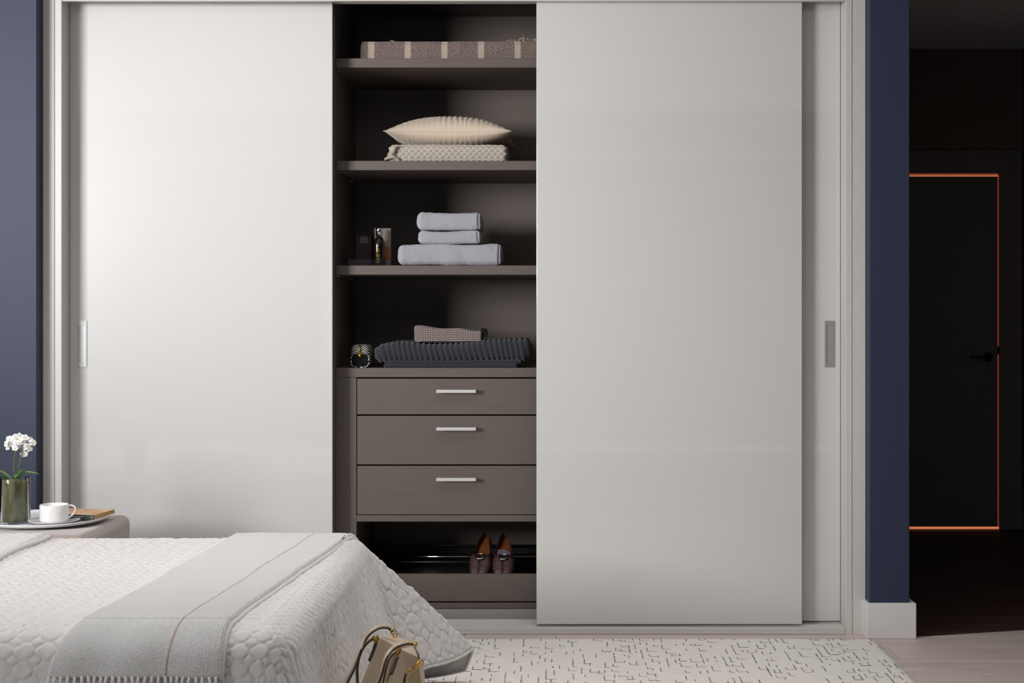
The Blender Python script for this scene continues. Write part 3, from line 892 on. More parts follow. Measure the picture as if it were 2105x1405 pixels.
for i in range(0, 40, 2):
    if 2 < i < 18: continue
    a, e = Vector(pts[i]), Vector(pts[(i + 1) % 40])
    d = (a - Vector((gx, gy, ZU + 0.03)));d.y = 0; d.normalize()
    a = a - d * 0.0005 + Vector((0, 0.0005, 0)); e = e + d * 0.0016 + Vector((0, 0.0005, 0))
    ds.append(tubev([a, e], 0.0016, 6))
o = mk('stitching', *join(*ds), 'petal', mb); o['kind'] = 'stuff'

# loafers on the sloping rack
def loafer(root):
    """toe at +s=0 toward -Y, heel toward +Y; built flat on z=0, length L"""
    L = 0.245
    NS, NA = 44, 26
    s = np.linspace(0, 1, NS)
    wid = np.interp(s, [0, .03, .10, .22, .34, .5, .7, .88, .97, 1], [0.006, .022, .036, .0430, .0435, .038, .029, .021, .012, .004])
    top = np.interp(s, [0, .03, .10, .22, .36, .44, .6, .85, 1], [0.014, .024, .034, .043, .056, .055, .046, .056, .060])
    bot = np.interp(s, [0, .3, .5, .75, 1], [0.006, .004, .012, .022, .024])
    V = []
    for i in range(NS):
        op = np.interp(s[i], [0, .38, .42, .55, .9, 1], [0, 0, .75, 1.22, 1.25, 1.1])   # half opening angle
        for k in range(NA):
            t = k / (NA - 1)
            a = PI / 2 + op + (2 * PI - 2 * op) * t
            c, sn = math.cos(a), math.sin(a)
            x = wid[i] * np.sign(c) * abs(c) ** 0.75
            h = (top[i] - bot[i]) / 2
            z = bot[i] + h + h * np.sign(sn) * abs(sn) ** 0.8
            V.append((x, (s[i] - 0.5) * L, z))
    Fq = gridf(NS, NA).tolist()
    o = mk('upper', V, Fq, 'shoe_leather', root, smooth=True, )
    md = o.modifiers.new('thickness', 'SOLIDIFY'); md.thickness = 0.0022; md.offset = -1
    # insole
    V = []
    for i in range(NS):
        for x in (-1, 1):
            V.append((x * wid[i] * 0.86, (s[i] - 0.5) * L, bot[i] + 0.006))
    Fq = [(2 * i, 2 * i + 1, 2 * i + 3, 2 * i + 2) for i in range(14, NS - 1)]
    mk('insole', V, Fq, 'shoe_insole', root)
    # inner lining
    V = []
    for i in range(18, NS):
        for x in (-1, 1):
            for z in (0, 1):
                V.append((x * wid[i] * 0.90, (s[i] - 0.5) * L * 0.985, bot[i] + 0.004 + z * (top[i] - bot[i]) * 0.62))
    Fq = []
    for i in range(NS - 19):
        for x in (0, 2): Fq.append((4 * i + x, 4 * i + x + 1, 4 * (i + 1) + x + 1, 4 * (i + 1) + x))
    mk('lining', V, Fq, 'shoe_insole', root)
    # sole
    V = []
    for i in range(NS):
        for x in (-1, 1):
            for z in (0, 0.004): V.append((x * wid[i] * 0.98, (s[i] - 0.5) * L, bot[i] - 0.003 + z - 0.001))
    Fq = []
    for i in range(NS - 1):
        a, b_ = 4 * i, 4 * i + 4
        Fq += [(a, a + 2, b_ + 2, b_), (a + 1, b_ + 1, b_ + 3, a + 3), (a, b_, b_ + 1, a + 1), (a + 2, a + 3, b_ + 3, b_ + 2)]
    mk('sole', V, Fq, 'shoe_sole', root)
    mk('heel', *bevbox((-0.022, 0.022, L * 0.27, L * 0.48, 0.0, 0.021), 0.004, 2), 'shoe_sole', root)
    # seam round the toe box and vamp strap, ring buckle
    sm = []
    for a in np.linspace(-1.2, 1.2, 17):
        sm.append((0.030 * math.sin(a), -L * 0.5 + L * 0.16 + 0.030 * (1 - math.cos(a)) * 1.2, 0.0385 - 0.012 * abs(math.sin(a)) ** 2 + 0.003 * (1 - math.cos(a))))
    mk('toe_seam', *tubev(sm, 0.0016, 6), 'shoe_leather', root, smooth=True)
    yb = -L * 0.5 + L * 0.32
    stp = [(x, yb, 0.0545 - 16 * x * x) for x in np.linspace(-0.040, 0.040, 13)]
    mk('strap', *tubev(stp, 0.0095, 8, flat=0.25), 'shoe_leather', root, smooth=True)
    rg = [(0.0160 * math.cos(a), yb + 0.0150 * math.sin(a), 0.0585 + 0.1 * 0.0125 * math.sin(a)) for a in np.linspace(0, 2 * PI, 24, endpoint=False)]
    mk('buckle', *tubev(rg, 0.0026, 8, closed=True), 'chrome', root, smooth=True)
    mk('tongue', *bevbox((-0.010, 0.010, yb - 0.010, yb + 0.010, 0.0545, 0.0565), 0.0008, 1), 'shoe_sole', root)
ORG['tmp'] = np.zeros(3)
sh = thing('loafer', 'left of the two burgundy crocodile-effect loafers on the shoe rack', 'shoe', (0, 0, 0), group='pair of loafers on the rack')
loafer(sh)
sh2 = copy_tree(sh)
sh2['label'] = 'right of the two burgundy crocodile-effect loafers, pale liner inside'
def place(o, u, v, Y, tilt, rz):
    p = at(u, v, Y)
    o.location = p
    o.rotation_euler = (tilt, 0, rz)
place(sh, 992, 1154, YS + 0.155, 0.50, -0.10)
place(sh2, 1036, 1155, YS + 0.150, 0.50, 0.0)
V = [(-0.026, -0.01, 0.030), (0.026, -0.01, 0.030), (0.025, 0.028, 0.031), (0.0, 0.035, 0.034), (-0.025, 0.03, 0.036), (-0.026, -0.01, 0.048), (0.026, -0.01, 0.046)]
ln = mk('heel_liner', [(-0.029, -0.012, 0.040), (0.029, -0.012, 0.036), (0.026, 0.018, 0.036), (0.004, 0.026, 0.040), (-0.024, 0.026, 0.040)], [(0, 1, 2, 3, 4)], 'shoe_lining', sh)
ln.parent = sh2

# ------------------------------------------------------------------ rug
RY0, RY1, RX0, RX1 = 2.2, 5.257, -1.3, 1.172
NU, NV = 200, 240
xs = np.linspace(RX0, RX1, NU); ys = np.linspace(RY0, RY1, NV)
X, Y = np.meshgrid(xs, ys, indexing='ij')
ex = np.clip(np.minimum(RX1 - X, np.minimum(RY1 - Y, Y - RY0)) / 0.012, 0, 1)
Z = 0.0012 + 0.009 * ex ** 0.4 + 0.0008 * fbm(X * 60, Y * 60, 4) * ex
Xj = X + (X > RX1 - 0.004) * 0.004 * vnoise(Y * 40, 0 * Y, 6)
Yj = Y + (Y > RY1 - 0.004) * 0.0025 * vnoise(X * 40, 0 * X, 5)
rg = mk('rug', np.stack([Xj, Yj, Z], -1).reshape(-1, 3), gridf(NU, NV), 'rug_wool', smooth=True, origin=(0, 4, 0))
tag(rg, 'cream woven rug with broken dark crosshatch lines, in front of the wardrobe', 'rug')
dk, lt = [], []
def fleck(L, x, y, horiz, wd_):
    z0, z1 = 0.0096, 0.0114
    return (boxv(x, x + L, y - wd_ / 2, y + wd_ / 2, z0, z1) if horiz else boxv(x - wd_ / 2, x + wd_ / 2, y, y + L, z0, z1))
x = -0.75
while x < RX1 - 0.01:
    y = 3.2
    xx = x + random.uniform(-0.005, 0.005)
    while y < RY1 - 0.02:
        L = random.choice([0.022, 0.028, 0.034, 0.04, 0.05, 0.07, 0.13 if random.random() < 0.5 else 0.04])
        L = min(L, RY1 - 0.012 - y)
        if random.random() < 0.62:
            seg = int(L / 0.008) + 1
            for q in range(seg):
                (dk if random.random() < 0.8 else lt).append(fleck(L / seg * 0.92, xx + random.uniform(-0.0012, 0.0012), y + q * L / seg, False, random.uniform(0.0014, 0.0032)))
            if random.random() < 0.5:
                ln_ = random.choice([0.016, 0.026, 0.034])
                if xx + ln_ < RX1 - 0.01:
                    (dk if random.random() < 0.15 else lt).append(fleck(ln_, xx, y, True, 0.0016))
        y += L + random.uniform(0.02, 0.07)
        xx = x + random.uniform(-0.006, 0.006)
    x += random.uniform(0.020, 0.030)
o = mk('dark_yarn', *join(*dk), 'rug_yarn', rg); o['kind'] = 'stuff'
o = mk('pale_yarn', *join(*lt), 'rug_yarn_soft', rg); o['kind'] = 'stuff'

# ------------------------------------------------------------------ bed
BZ, BX, BY0, BY1 = 0.500, -0.655, 3.19, 4.45
BW = BY1 - BY0
bed = thing('bed', 'low double bed under the pale quilted bedspread', 'bed', (-1.6, (BY0 + BY1) / 2, 0))
box('mattress', (-2.62, BX + 0.055, BY0 - 0.05, BY1 + 0.045, 0.26, BZ - 0.012), 'mattress', bed, bev=0.05, seg=4)
box('bed_base', (-2.60, BX + 0.03, BY0 - 0.03, BY1 + 0.03, 0.10, 0.258), 'bed_base', bed, bev=0.01)
for lx in (-2.5, BX - 0.06):
    for ly in (BY0 + 0.06, BY1 - 0.06):
        box('leg', (lx - 0.025, lx + 0.025, ly - 0.025, ly + 0.025, 0.012 if lx > -1.3 else 0.0, 0.099), 'bed_base', bed, bev=0.003)

R0 = 0.068
LA = 0.47
def smooth(t): t = np.clip(t, 0, 1); return t * t * (3 - 2 * t)
def cloth(a, b_):
    """flat cloth coords (a beyond the foot edge, b from the near edge) -> world position"""
    a = np.asarray(a, float); b_ = np.asarray(b_, float)
    da = np.clip(a, 0, None)
    dbn = np.clip(-b_, 0, None); dbf = np.clip(b_ - BW, 0, None)
    db = dbn + dbf
    d = np.hypot(da, db)
    psi = np.arctan2(db, da + 1e-9)                     # 0 foot .. pi/2 side
    far = dbf > 0
    near = dbn > 0
    # rounded cloth corners; the far one keeps a longer under-fold
    dsq = LA / np.maximum(np.cos(psi), np.sin(psi))
    pq = np.degrees(psi)
    dmx = np.where(far, np.interp(pq, [0, 20, 45, 56, 75, 90], [LA, 0.49, 0.56, 0.605, 0.52, 0.50]),
                   np.where(near, LA / (np.cos(psi) ** 6 + np.sin(psi) ** 6) ** (1 / 6), dsq))
    d = d * dmx / dsq
    # outward lean of the hanging cloth
    edge = smooth((b_ - (BW - 0.55)) / 0.55)
    s_foot = 0.13 + 0.20 * edge + 0.03 * vnoise(b_ * 5, 0 * b_, 3)
    t = psi / (PI / 4)
    s_far = np.interp(pq, [0, 12, 30, 45, 56, 70, 80, 90], [0.33, 0.38, 0.62, 0.80, 0.68, 0.36, 0.15, 0.04])
    s_near = 0.13 + 0.12 * np.sin(2 * psi)
    s_side = np.where(far, s_far, 0.0)
    s = np.where(da > 0, np.where(far, s_far, np.where(near, s_near, s_foot)), np.where(near, 0.13, 0.04))
    phi = np.where(far, np.radians(np.interp(pq, [0, 12, 30, 45, 56, 70, 90], [0, 3, 13, 19, 24, 42, 90])), psi)
    phi = np.where(da > 0, phi, np.where(db > 0, PI / 2, 0))
    darc = R0 * (PI / 2 - s)
    th = np.minimum(d, darc) / R0
    out = R0 * np.sin(th) + np.clip(d - darc, 0, None) * np.sin(s)
    drop = R0 * (1 - np.cos(th)) + np.clip(d - darc, 0, None) * np.cos(s)
    x = BX + np.minimum(a, 0) + out * np.cos(phi)
    sgn = np.where(near, -1.0, 1.0)
    y = BY0 + np.clip(b_, 0, BW) + sgn * out * np.sin(phi)
    z = BZ - drop
    # soft undulation of the hanging parts
    hang = smooth((d - 0.08) / 0.25)
    fold = 0.010 * hang * np.sin(b_ * 13 + 0.6) * (da > 0) * (1 - 0.5 * far)
    x = x + fold
    y = y - near * hang * 0.008 * np.sin(a * 14)
    z = np.maximum(z, 0.014)
    z = z + 0.003 * vnoise(a * 4, b_ * 4, 8) * (d <= 0)
    return np.stack([x, y, z], -1)

def quilt_h(a, b_, c=0.047):
    """puffed cells: big octagonal pads with small pads between, stitched lines between them"""
    # domain warp for a hand-made look
    a2 = a + 0.006 * vnoise(a * 9, b_ * 9, 21)
    b2 = b_ + 0.006 * vnoise(a * 9 + 4, b_ * 9, 22)
    u, v = a2 / c, b2 / (c * 0.86)
    best = np.full(u.shape, 1e9); sec = np.full(u.shape, 1e9)
    bx = np.zeros(u.shape); by = np.zeros(u.shape); sx = np.zeros(u.shape); sy = np.zeros(u.shape)
    for off, wgt in (((0, 0), 0.20), ((0.5, 0.5), 0.06)):
        iu = np.floor(u - off[0]); iv = np.floor(v - off[1])
        for di in (-1, 0, 1, 2):
            for dj in (-1, 0, 1, 2):
                px = iu + di + off[0]; py = iv + dj + off[1]
                dd = (u - px) ** 2 + (v - py) ** 2 - wgt
                nb = dd < best
                sec = np.where(nb, best, np.minimum(sec, dd))
                sx = np.where(nb, bx, np.where(dd == sec, px, sx)); sy = np.where(nb, by, np.where(dd == sec, py, sy))
                bx = np.where(nb, px, bx); by = np.where(nb, py, by)
                best = np.where(nb, dd, best)
    e = (sec - best) / (2 * np.maximum(np.hypot(bx - sx, by - sy), 0.3)) * c   # distance to stitched line, metres
    h = 1 - np.exp(-np.clip(e, 0, None) / (0.036 * c))
    cellid = np.sin(bx * 12.9 + by * 78.2) * 43758.5
    puck = vnoise((a * 70 + cellid % 7), b_ * 26, 31) * 0.6 + vnoise(a * 26, b_ * 70 + cellid % 5, 32) * 0.5
    return 0.0042 * h + 0.0020 * puck * h

def normals(P):
    du = np.gradient(P, axis=0); dv = np.gradient(P, axis=1)
    n = np.cross(du, dv)
    return n / (np.linalg.norm(n, axis=2)[:, :, None] + 1e-12)

aa = np.concatenate([np.linspace(-1.95, -1.2, 90)[:-1], np.arange(-1.2, LA + 1e-6, 0.0034)])
bb = np.arange(-LA, BW + LA + 1e-6, 0.0036)
A, B = np.meshgrid(aa, bb, indexing='ij')
P = cloth(A, B)
nn = normals(P)
wide = smooth((A - 0.05) / 0.06) * smooth((B - BW + 0.34) / 0.10)
hq = quilt_h(A, B) * (1 - wide) + quilt_h(A, B, 0.082) * 1.25 * wide
# gathered, lengthwise puckers on the foot face
foot = smooth((A - 0.03) / 0.08) * (1 - 0.55 * smooth((B - BW + 0.25) / 0.25))
puck = np.abs(np.sin(PI * (B / 0.031 + 0.45 * vnoise(B * 11, A * 5, 41)))) ** 0.5
hq = hq * (1 - 0.35 * foot) + foot * (0.0042 * puck + 0.0030 * fbm(B * 60, A * 14, 44))
border = smooth(np.minimum(LA - A, np.minimum(B + LA, BW + LA - B)) / 0.012)
P = P + nn * (hq * border)[:, :, None]
bs = mk('bedspread', P.reshape(-1, 3), gridf(len(aa), len(bb)), 'quilt', smooth=True, origin=(-1.6, (BY0 + BY1) / 2, 0))
tag(bs, 'off-white quilted bedspread with puffed octagon stitching, draped over the bed to the floor', 'bedspread')
# binding strip along the hem
hem = [Vector(cloth(np.array(LA), np.array(q))) for q in np.linspace(0.3, BW + LA, 90)] + [Vector(cloth(np.array(q), np.array(BW + LA))) for q in np.linspace(LA - 0.01, 0.0, 50)]
mk('hem_binding', *tubev(hem, 0.0045, 6), 'quilt', bs, smooth=True)

# second quilt layer folded back at the far left
a3 = np.arange(-1.95, -0.905, 0.006)
b3 = np.arange(-0.2, BW + 0.16, 0.006)
A, B = np.meshgrid(a3, b3, indexing='ij')
A = A + 0.012 * vnoise(B * 5, 0 * B, 51) * (A > -1.0)
t_ = smooth((-0.905 - A) / 0.022)
A = A - 0.025 * (B / BW)
P = cloth(A, B); nn = normals(P)
P = P + nn * (-0.001 + 0.016 * t_ + quilt_h(A + 0.03, B) * t_)[:, :, None]
fq = mk('folded_quilt', P.reshape(-1, 3), gridf(len(a3), len(b3)), 'quilt', smooth=True, origin=(-1.8, 3.9, BZ))
tag(fq, 'second pale quilt layer lying on the bedspread at the left edge', 'quilt')
ed = [Vector(cloth(np.array(-0.911 - 0.025 * q / BW + 0.012 * float(vnoise(q * 5, 0.0, 51))), np.array(q))) + Vector((-0.004, 0, 0.0085)) for q in np.linspace(0.0, BW, 60)]
mk('hem_binding', *tubev(ed, 0.0085, 8), 'quilt', fq, smooth=True)

# throw over the bed
m = M('throw_wool', (196, 190, 184), 0.92, sheen=0.4)
nt, b = nodes_of(m)
uvn = nt.nodes.new('ShaderNodeTexCoord'); sp = nt.nodes.new('ShaderNodeSeparateXYZ')
nt.links.new(uvn.outputs['UV'], sp.inputs[0])
U_, V_n = sp.outputs[0], sp.outputs[1]
def band(x, c0, hw):
    return math_node(nt, 'LESS_THAN', math_node(nt, 'ABSOLUTE', math_node(nt, 'SUBTRACT', x, c0)), hw)
ns = nt.nodes.new('ShaderNodeTexNoise'); ns.inputs['Scale'].default_value = 330; ns.inputs['Detail'].default_value = 2
nt.links.new(uvn.outputs['UV'], ns.inputs['Vector'])
col = mix_col(nt, math_node(nt, 'MULTIPLY', math_node(nt, 'SUBTRACT', ns.outputs[0], 0.25), 1.6), lin((234, 231, 229)), lin((253, 252, 250)))
l1 = band(U_, 0.235, 0.0022)
cross = math_node(nt, 'LESS_THAN', math_node(nt, 'FRACT', math_node(nt, 'MULTIPLY', math_node(nt, 'ADD', V_n, 3.0), 1 / 0.30)), 0.009)
rightp = math_node(nt, 'GREATER_THAN', U_, 0.235)
wv_ = math_node(nt, 'LESS_THAN', math_node(nt, 'FRACT', math_node(nt, 'MULTIPLY', U_, 1 / 0.0066)), 0.5)
col = mix_col(nt, math_node(nt, 'MULTIPLY', math_node(nt, 'MULTIPLY', rightp, wv_), 0.12), col, lin((140, 132, 126)))
col = mix_col(nt, math_node(nt, 'MULTIPLY', cross, 0.3), col, lin((176, 152, 136)))
col = mix_col(nt, math_node(nt, 'MULTIPLY', l1, 0.8), col, lin((192, 146, 118)))
nt.links.new(col, b.inputs['Base Color'])
su = math_node(nt, 'SINE', math_node(nt, 'MULTIPLY', U_, 2 * PI / 0.0042))
sv = math_node(nt, 'SINE', math_node(nt, 'MULTIPLY', V_n, 2 * PI / 0.0042))
hgt = math_node(nt, 'ADD', math_node(nt, 'MULTIPLY', su, sv), math_node(nt, 'MULTIPLY', ns.outputs[0], 2.0))
bp = nt.nodes.new('ShaderNodeBump'); bp.inputs['Strength'].default_value = 0.8; bp.inputs['Distance'].default_value = 0.0022
nt.links.new(hgt, bp.inputs['Height']); nt.links.new(bp.outputs[0], b.inputs['Normal'])

TH = 0.132           # hang over the near edge
def throw_edges(bv):
    t = np.clip((bv + 0.1) / (BW + 0.1), 0, 1)
    al = -0.420 + (-0.352 + 0.420) * t + 0.004 * vnoise(bv * 6, bv * 0, 61)
    ar = -0.084 + (0.008 + 0.084) * t + 0.004 * vnoise(bv * 6, bv * 0 + 9, 62)
    sp_ = 0.05 * smooth((-bv) / 0.13)
    return al - sp_ * 0.7, ar + sp_ * 0.2
u3 = np.linspace(0, 1, 110); b3 = np.linspace(-TH, BW + 0.09, 230)
U, B = np.meshgrid(u3, b3, indexing='ij')
al, ar = throw_edges(B)
A = al + (ar - al) * U
P = cloth(A, B); nn = normals(P)
wdt = (ar - al)
e = np.minimum(U, 1 - U) * wdt
thk = 0.010 + 0.010 * np.sqrt(np.clip(e / 0.006, 0, 1)) + 0.0012 * fbm(A * 22, B * 22, 63) 
drape = 0.010 * smooth(-B / 0.12) * (0.5 + 0.5 * np.sin(U * 16 + 0.5))
Pt = P + nn * (thk + drape)[:, :, None]
UVs = np.stack([U * 0.345, B], -1).reshape(-1, 2)
tb = thing('throw_blanket', 'grey-beige wool throw with thin tan windowpane lines and tassels, across the bed', 'blanket', (-0.9, 3.8, BZ))
Pb = P + nn * 0.007
nU, nB = U.shape
f_top = gridf(nU, nB); f_bot = gridf(nU, nB)[:, ::-1] + nU * nB
side = []
for j in range(nB - 1):
    side.append((j, j + 1, nU * nB + j + 1, nU * nB + j))
    k0 = (nU - 1) * nB
    side.append((k0 + j + 1, k0 + j, nU * nB + k0 + j, nU * nB + k0 + j + 1))
for i in range(nU - 1):
    side.append(((i + 1) * nB, i * nB, nU * nB + i * nB, nU * nB + (i + 1) * nB))
mk('throw_cloth', np.concatenate([Pt.reshape(-1, 3), Pb.reshape(-1, 3)]), np.concatenate([f_top, f_bot, np.array(side)]), m, tb, smooth=True, uv=np.concatenate([UVs, UVs]))
# second layer of the fold that peeps out along the right-hand edge
M('throw_edge', (214, 208, 202), 0.92, sheen=0.3)
for du, rr, lbl in ((0.0, 0.0065, 'fold_edge'), ):
    pts = [Vector(Pt[-1, j]) - Vector((0.001, 0, 0.005)) for j in range(0, nB - 1, 3)]
    mk('fold_edge', *tubev(pts, rr, 8), 'throw_edge', tb, smooth=True)
for k in range(27):
    i = int((k + 0.5) / 27 * (nU - 1))
    p = Vector(Pt[i, 0]) + Vector((0, -0.002, 0.004))
    pts = [p]
    sw = random.uniform(-0.012, 0.012)
    L = random.uniform(0.085, 0.105)
    for q in range(1, 7):
        pts.append(p + Vector((sw * q / 6 + 0.002 * math.sin(q * 2 + k), -0.004 * math.sin(q), -L * q / 6)))
    rad = [0.0030 + 0.0007 * math.sin(q * 2.6) for q in range(7)]; rad[-1] = 0.0042
    mk('tassel', *tubev(pts, rad, 7), 'throw_edge', tb, smooth=True)

# ------------------------------------------------------------------ pouf and what stands on it
PZ = 0.497
pf = thing('bedside_pouf', 'taupe velvet square pouf used as a bedside table', 'pouf', (-1.80, 4.82, 0))
V_ = rboxv(0.54, 0.51, PZ - 0.015, 0.030, 0.03, disp=lambda p, n: 0.003 * fbm(p[:, 0] * 7, p[:, 1] * 7 + p[:, 2] * 7, 71) + 0.002)
V_ = shift(V_, (-1.790, 4.822, 0.010))
V_[0][:, 2] -= 0.002 * np.exp(-((V_[0][:, 0] + 1.79) ** 2 + (V_[0][:, 1] - 4.82) ** 2) / 0.04) * (V_[0][:, 2] > 0.4)
mk('upholstery', *V_, 'velvet', pf, smooth=True)
xr_, yf_ = -1.524, 4.571
mk('seam', *tubev(spline([(xr_ - 0.010, yf_ + 0.0085, PZ - 0.030), (xr_ - 0.007, yf_ + 0.0045, PZ - 0.06), (xr_ - 0.007, yf_ + 0.0045, 0.1)], 5), 0.0022, 6), 'velvet_seam', pf, smooth=True)
for lx in (-2.02, -1.56):
    for ly in (4.60, 5.04): box('foot', (lx - 0.015, lx + 0.015, ly - 0.015, ly + 0.015, 0.0, 0.012), 'black_metal', pf)

TX, TY, TR = -1.752, 4.868, 0.208
tz = PZ + 0.003
ty_ = mk('serving_tray', *lathev([(0.0, tz), (TR - 0.022, tz), (TR - 0.006, tz + 0.004), (TR, tz + 0.0125), (TR - 0.001, tz + 0.014), (TR - 0.004, tz + 0.013), (TR - 0.012, tz + 0.0075), (TR - 0.03, tz + 0.006), (0.0, tz + 0.006)], TX, TY, 96, cap=False), 'marble', smooth=True, origin=(TX, TY, tz))
tag(ty_, 'round white marble-like tray on the taupe pouf', 'tray')
TT = tz + 0.0065
# orchid in a glass
ox, oy = -1.819, 4.775
oc = thing('potted_orchid', 'small white orchid with green leaves in a clear glass cylinder on the tray', 'plant', (ox, oy, TT))
gr, gh = 0.0485, 0.152
prof = [(0.0, TT), (gr - 0.003, TT), (gr, TT + 0.004), (gr, TT + gh - 0.002), (gr - 0.0008, TT + gh), (gr - 0.0022, TT + gh), (gr - 0.003, TT + gh - 0.002), (gr - 0.003, TT + 0.008), (gr - 0.005, TT + 0.006), (0, TT + 0.006)]
mk('glass_vase', *lathev(prof, ox, oy, 56, cap=False), 'glass', oc, smooth=True)
NB = 40; Pm = []
for i in range(14):
    z = TT + 0.0065 + 0.135 * i / 13
    for k in range(NB):
        a = 2 * PI * k / NB
        r = (gr - 0.0065) * (1 - 0.06 * (i in (0, 13))) - 0.0014 * abs(math.sin(a * 7 + i * 0.7)) - 0.001 * random.random()
        Pm.append((ox + r * math.cos(a), oy + r * math.sin(a), z + 0.003 * random.random() * (i == 13)))
Fm = []
for i in range(13):
    for k in range(NB): Fm.append((i * NB + k, i * NB + (k + 1) % NB, (i + 1) * NB + (k + 1) % NB, (i + 1) * NB + k))
Fm.append(tuple(range(NB))[::-1]); Fm.append(tuple(13 * NB + k for k in range(NB)))
mk('root_ball', Pm, Fm, 'moss', oc, smooth=True)
def leafv(p0, p1, p2, wdt, up=Vector((0, 0, 1))):
    sp_ = spline([p0, p1, p2], 7); n_ = len(sp_)
    V, Fc = [], []
    for i, p in enumerate(sp_):
        t = i / (n_ - 1)
        w_ = wdt * (math.sin(PI * min(1, t * 0.9 + 0.12)) ** 0.6) * (1 if t < 0.98 else 0.15)
        tan = (sp_[min(i + 1, n_ - 1)] - sp_[max(i - 1, 0)]).normalized()
        s_ = tan.cross(up)
        s_ = s_.normalized() if s_.length > 1e-3 else Vector((1, 0, 0))
        nrm = s_.cross(tan).normalized()
        for q, hh in ((-1, 0.35), (-0.5, 0.08), (0, -0.05), (0.5, 0.08), (1, 0.35)):
            V.append(tuple(p + s_ * (q * w_) + nrm * (hh * w_ * 0.9)))
    m_ = len(V)
    for i in range(n_ - 1):
        for k in range(4):
            Fc.append((i * 5 + k, i * 5 + k + 1, (i + 1) * 5 + k + 1, (i + 1) * 5 + k))
    V2 = [(x, y, z - 0.0012) for x, y, z in V]
    Fc2 = [tuple(j + m_ for j in f[::-1]) for f in Fc]
    return V + V2, Fc + Fc2
base = Vector((ox, oy, TT + 0.140))
lv_ = [((-0.010, 0, 0.004), (6, 973), (-14, 966), -0.02, 0.0145, 'leaf_green'), ((0.006, 0, 0.004), (50, 973), (80, 974.5), -0.01, 0.0125, 'leaf_green'),
       ((0.004, 0.004, 0), (40, 972), (51, 965), 0.02, 0.0066, 'leaf_green'), ((-0.012, 0.01, 0), (10, 981), (-10, 985), 0.0, 0.008, 'leaf_dark'), ((0.0, -0.012, 0), (36, 976), (30, 985), -0.035, 0.010, 'leaf_dark')]
for off, m1, e1, dy, wd_, mt in lv_:
    p0 = base + Vector(off)
    p1 = at(m1[0], m1[1], oy + dy * 0.5); p2 = at(e1[0], e1[1], oy + dy)
    mk('leaf', *leafv(p0, p1, p2, wd_), mt, oc, smooth=True)
for pts in (((29, 975), (29, 950), (32, 930), (34, 920)), ((36, 974), (40, 955), (44, 935), (43, 915))):
    mk('stem', *tubev(spline([at(u, v, oy) for u, v in pts], 5), 0.0022, 8), 'stem_green', oc, smooth=True)
def flower_mesh():
    parts = []
    for k, (ang, L, wd_) in enumerate(((90, .0125, .0052), (18, .0135, .0082), (162, .0135, .0082), (-50, .0125, .0052), (230, .0125, .0052))):
        a = math.radians(ang); d = Vector((math.cos(a), 0, math.sin(a))); s_ = Vector((-d.z, 0, d.x))
        V, Fc = [], []
        n_ = 7
        for i in range(n_):
            t = i / (n_ - 1)
            w_ = wd_ * math.sin(PI * (0.12 + 0.84 * t)) ** 0.7
            c = d * (L * t) + Vector((0, -0.0035 * math.sin(PI * t), 0))
            for q in (-1, 0, 1): V.append(tuple(c + s_ * (q * w_) + Vector((0, -0.0015 * abs(q), 0))))
        for i in range(n_ - 1):
            for k2 in range(2): Fc.append((i * 3 + k2, i * 3 + k2 + 1, (i + 1) * 3 + k2 + 1, (i + 1) * 3 + k2))
        parts.append((V, Fc))
    return join(*parts)
fm = flower_mesh()
fme = None
fl_pts = [(20, 903, 0), (32, 899, .4), (42, 897, -.3), (52, 900, .3), (14, 913, -.4), (25, 914, 0.2), (36, 911, 0), (46, 909, .5), (62, 905, 0.6), (67, 911, .9), (17, 921, -.5), (31, 922, .1), (48, 921, 0), (57, 917, .4), (41, 905, 0), (50, 934, .3), (60, 924, .7), (26, 907, -.2)]
lipv = lathev([(0.0008, 0), (0.0030, 0.0018), (0.0026, 0.0040), (0.0008, 0.0052)], 0, 0, 10)
lipv = ([(x, -z - 0.001, y - 0.001) for x, y, z in lipv[0]], lipv[1])
me0 = bpy.data.meshes.new('flower'); me0.from_pydata([tuple(v) for v in fm[0]], [], fm[1]); me0.materials.append(MATS['petal'])
me1 = bpy.data.meshes.new('flower_lip'); me1.from_pydata(lipv[0], [], lipv[1]); me1.materials.append(MATS['petal_lip'])
for me in (me0, me1):
    me.polygons.foreach_set('use_smooth', [True] * len(me.polygons)); me.update()
for k, (u, v, yaw) in enumerate(fl_pts):
    f = bpy.data.objects.new('flower', me0); C.objects.link(f); f.parent = oc
    p = at(u, v, oy - 0.012 + 0.03 * random.random())
    f.location = p - Vector((ox, oy, TT)); f.rotation_euler = (random.uniform(-.4, .3), random.uniform(-.5, .5), yaw + random.uniform(-.3, .3))
    sc_ = random.uniform(0.8, 1.02); f.scale = (sc_,) * 3
    g = bpy.data.objects.new('flower_lip', me1); C.objects.link(g); g.parent = f

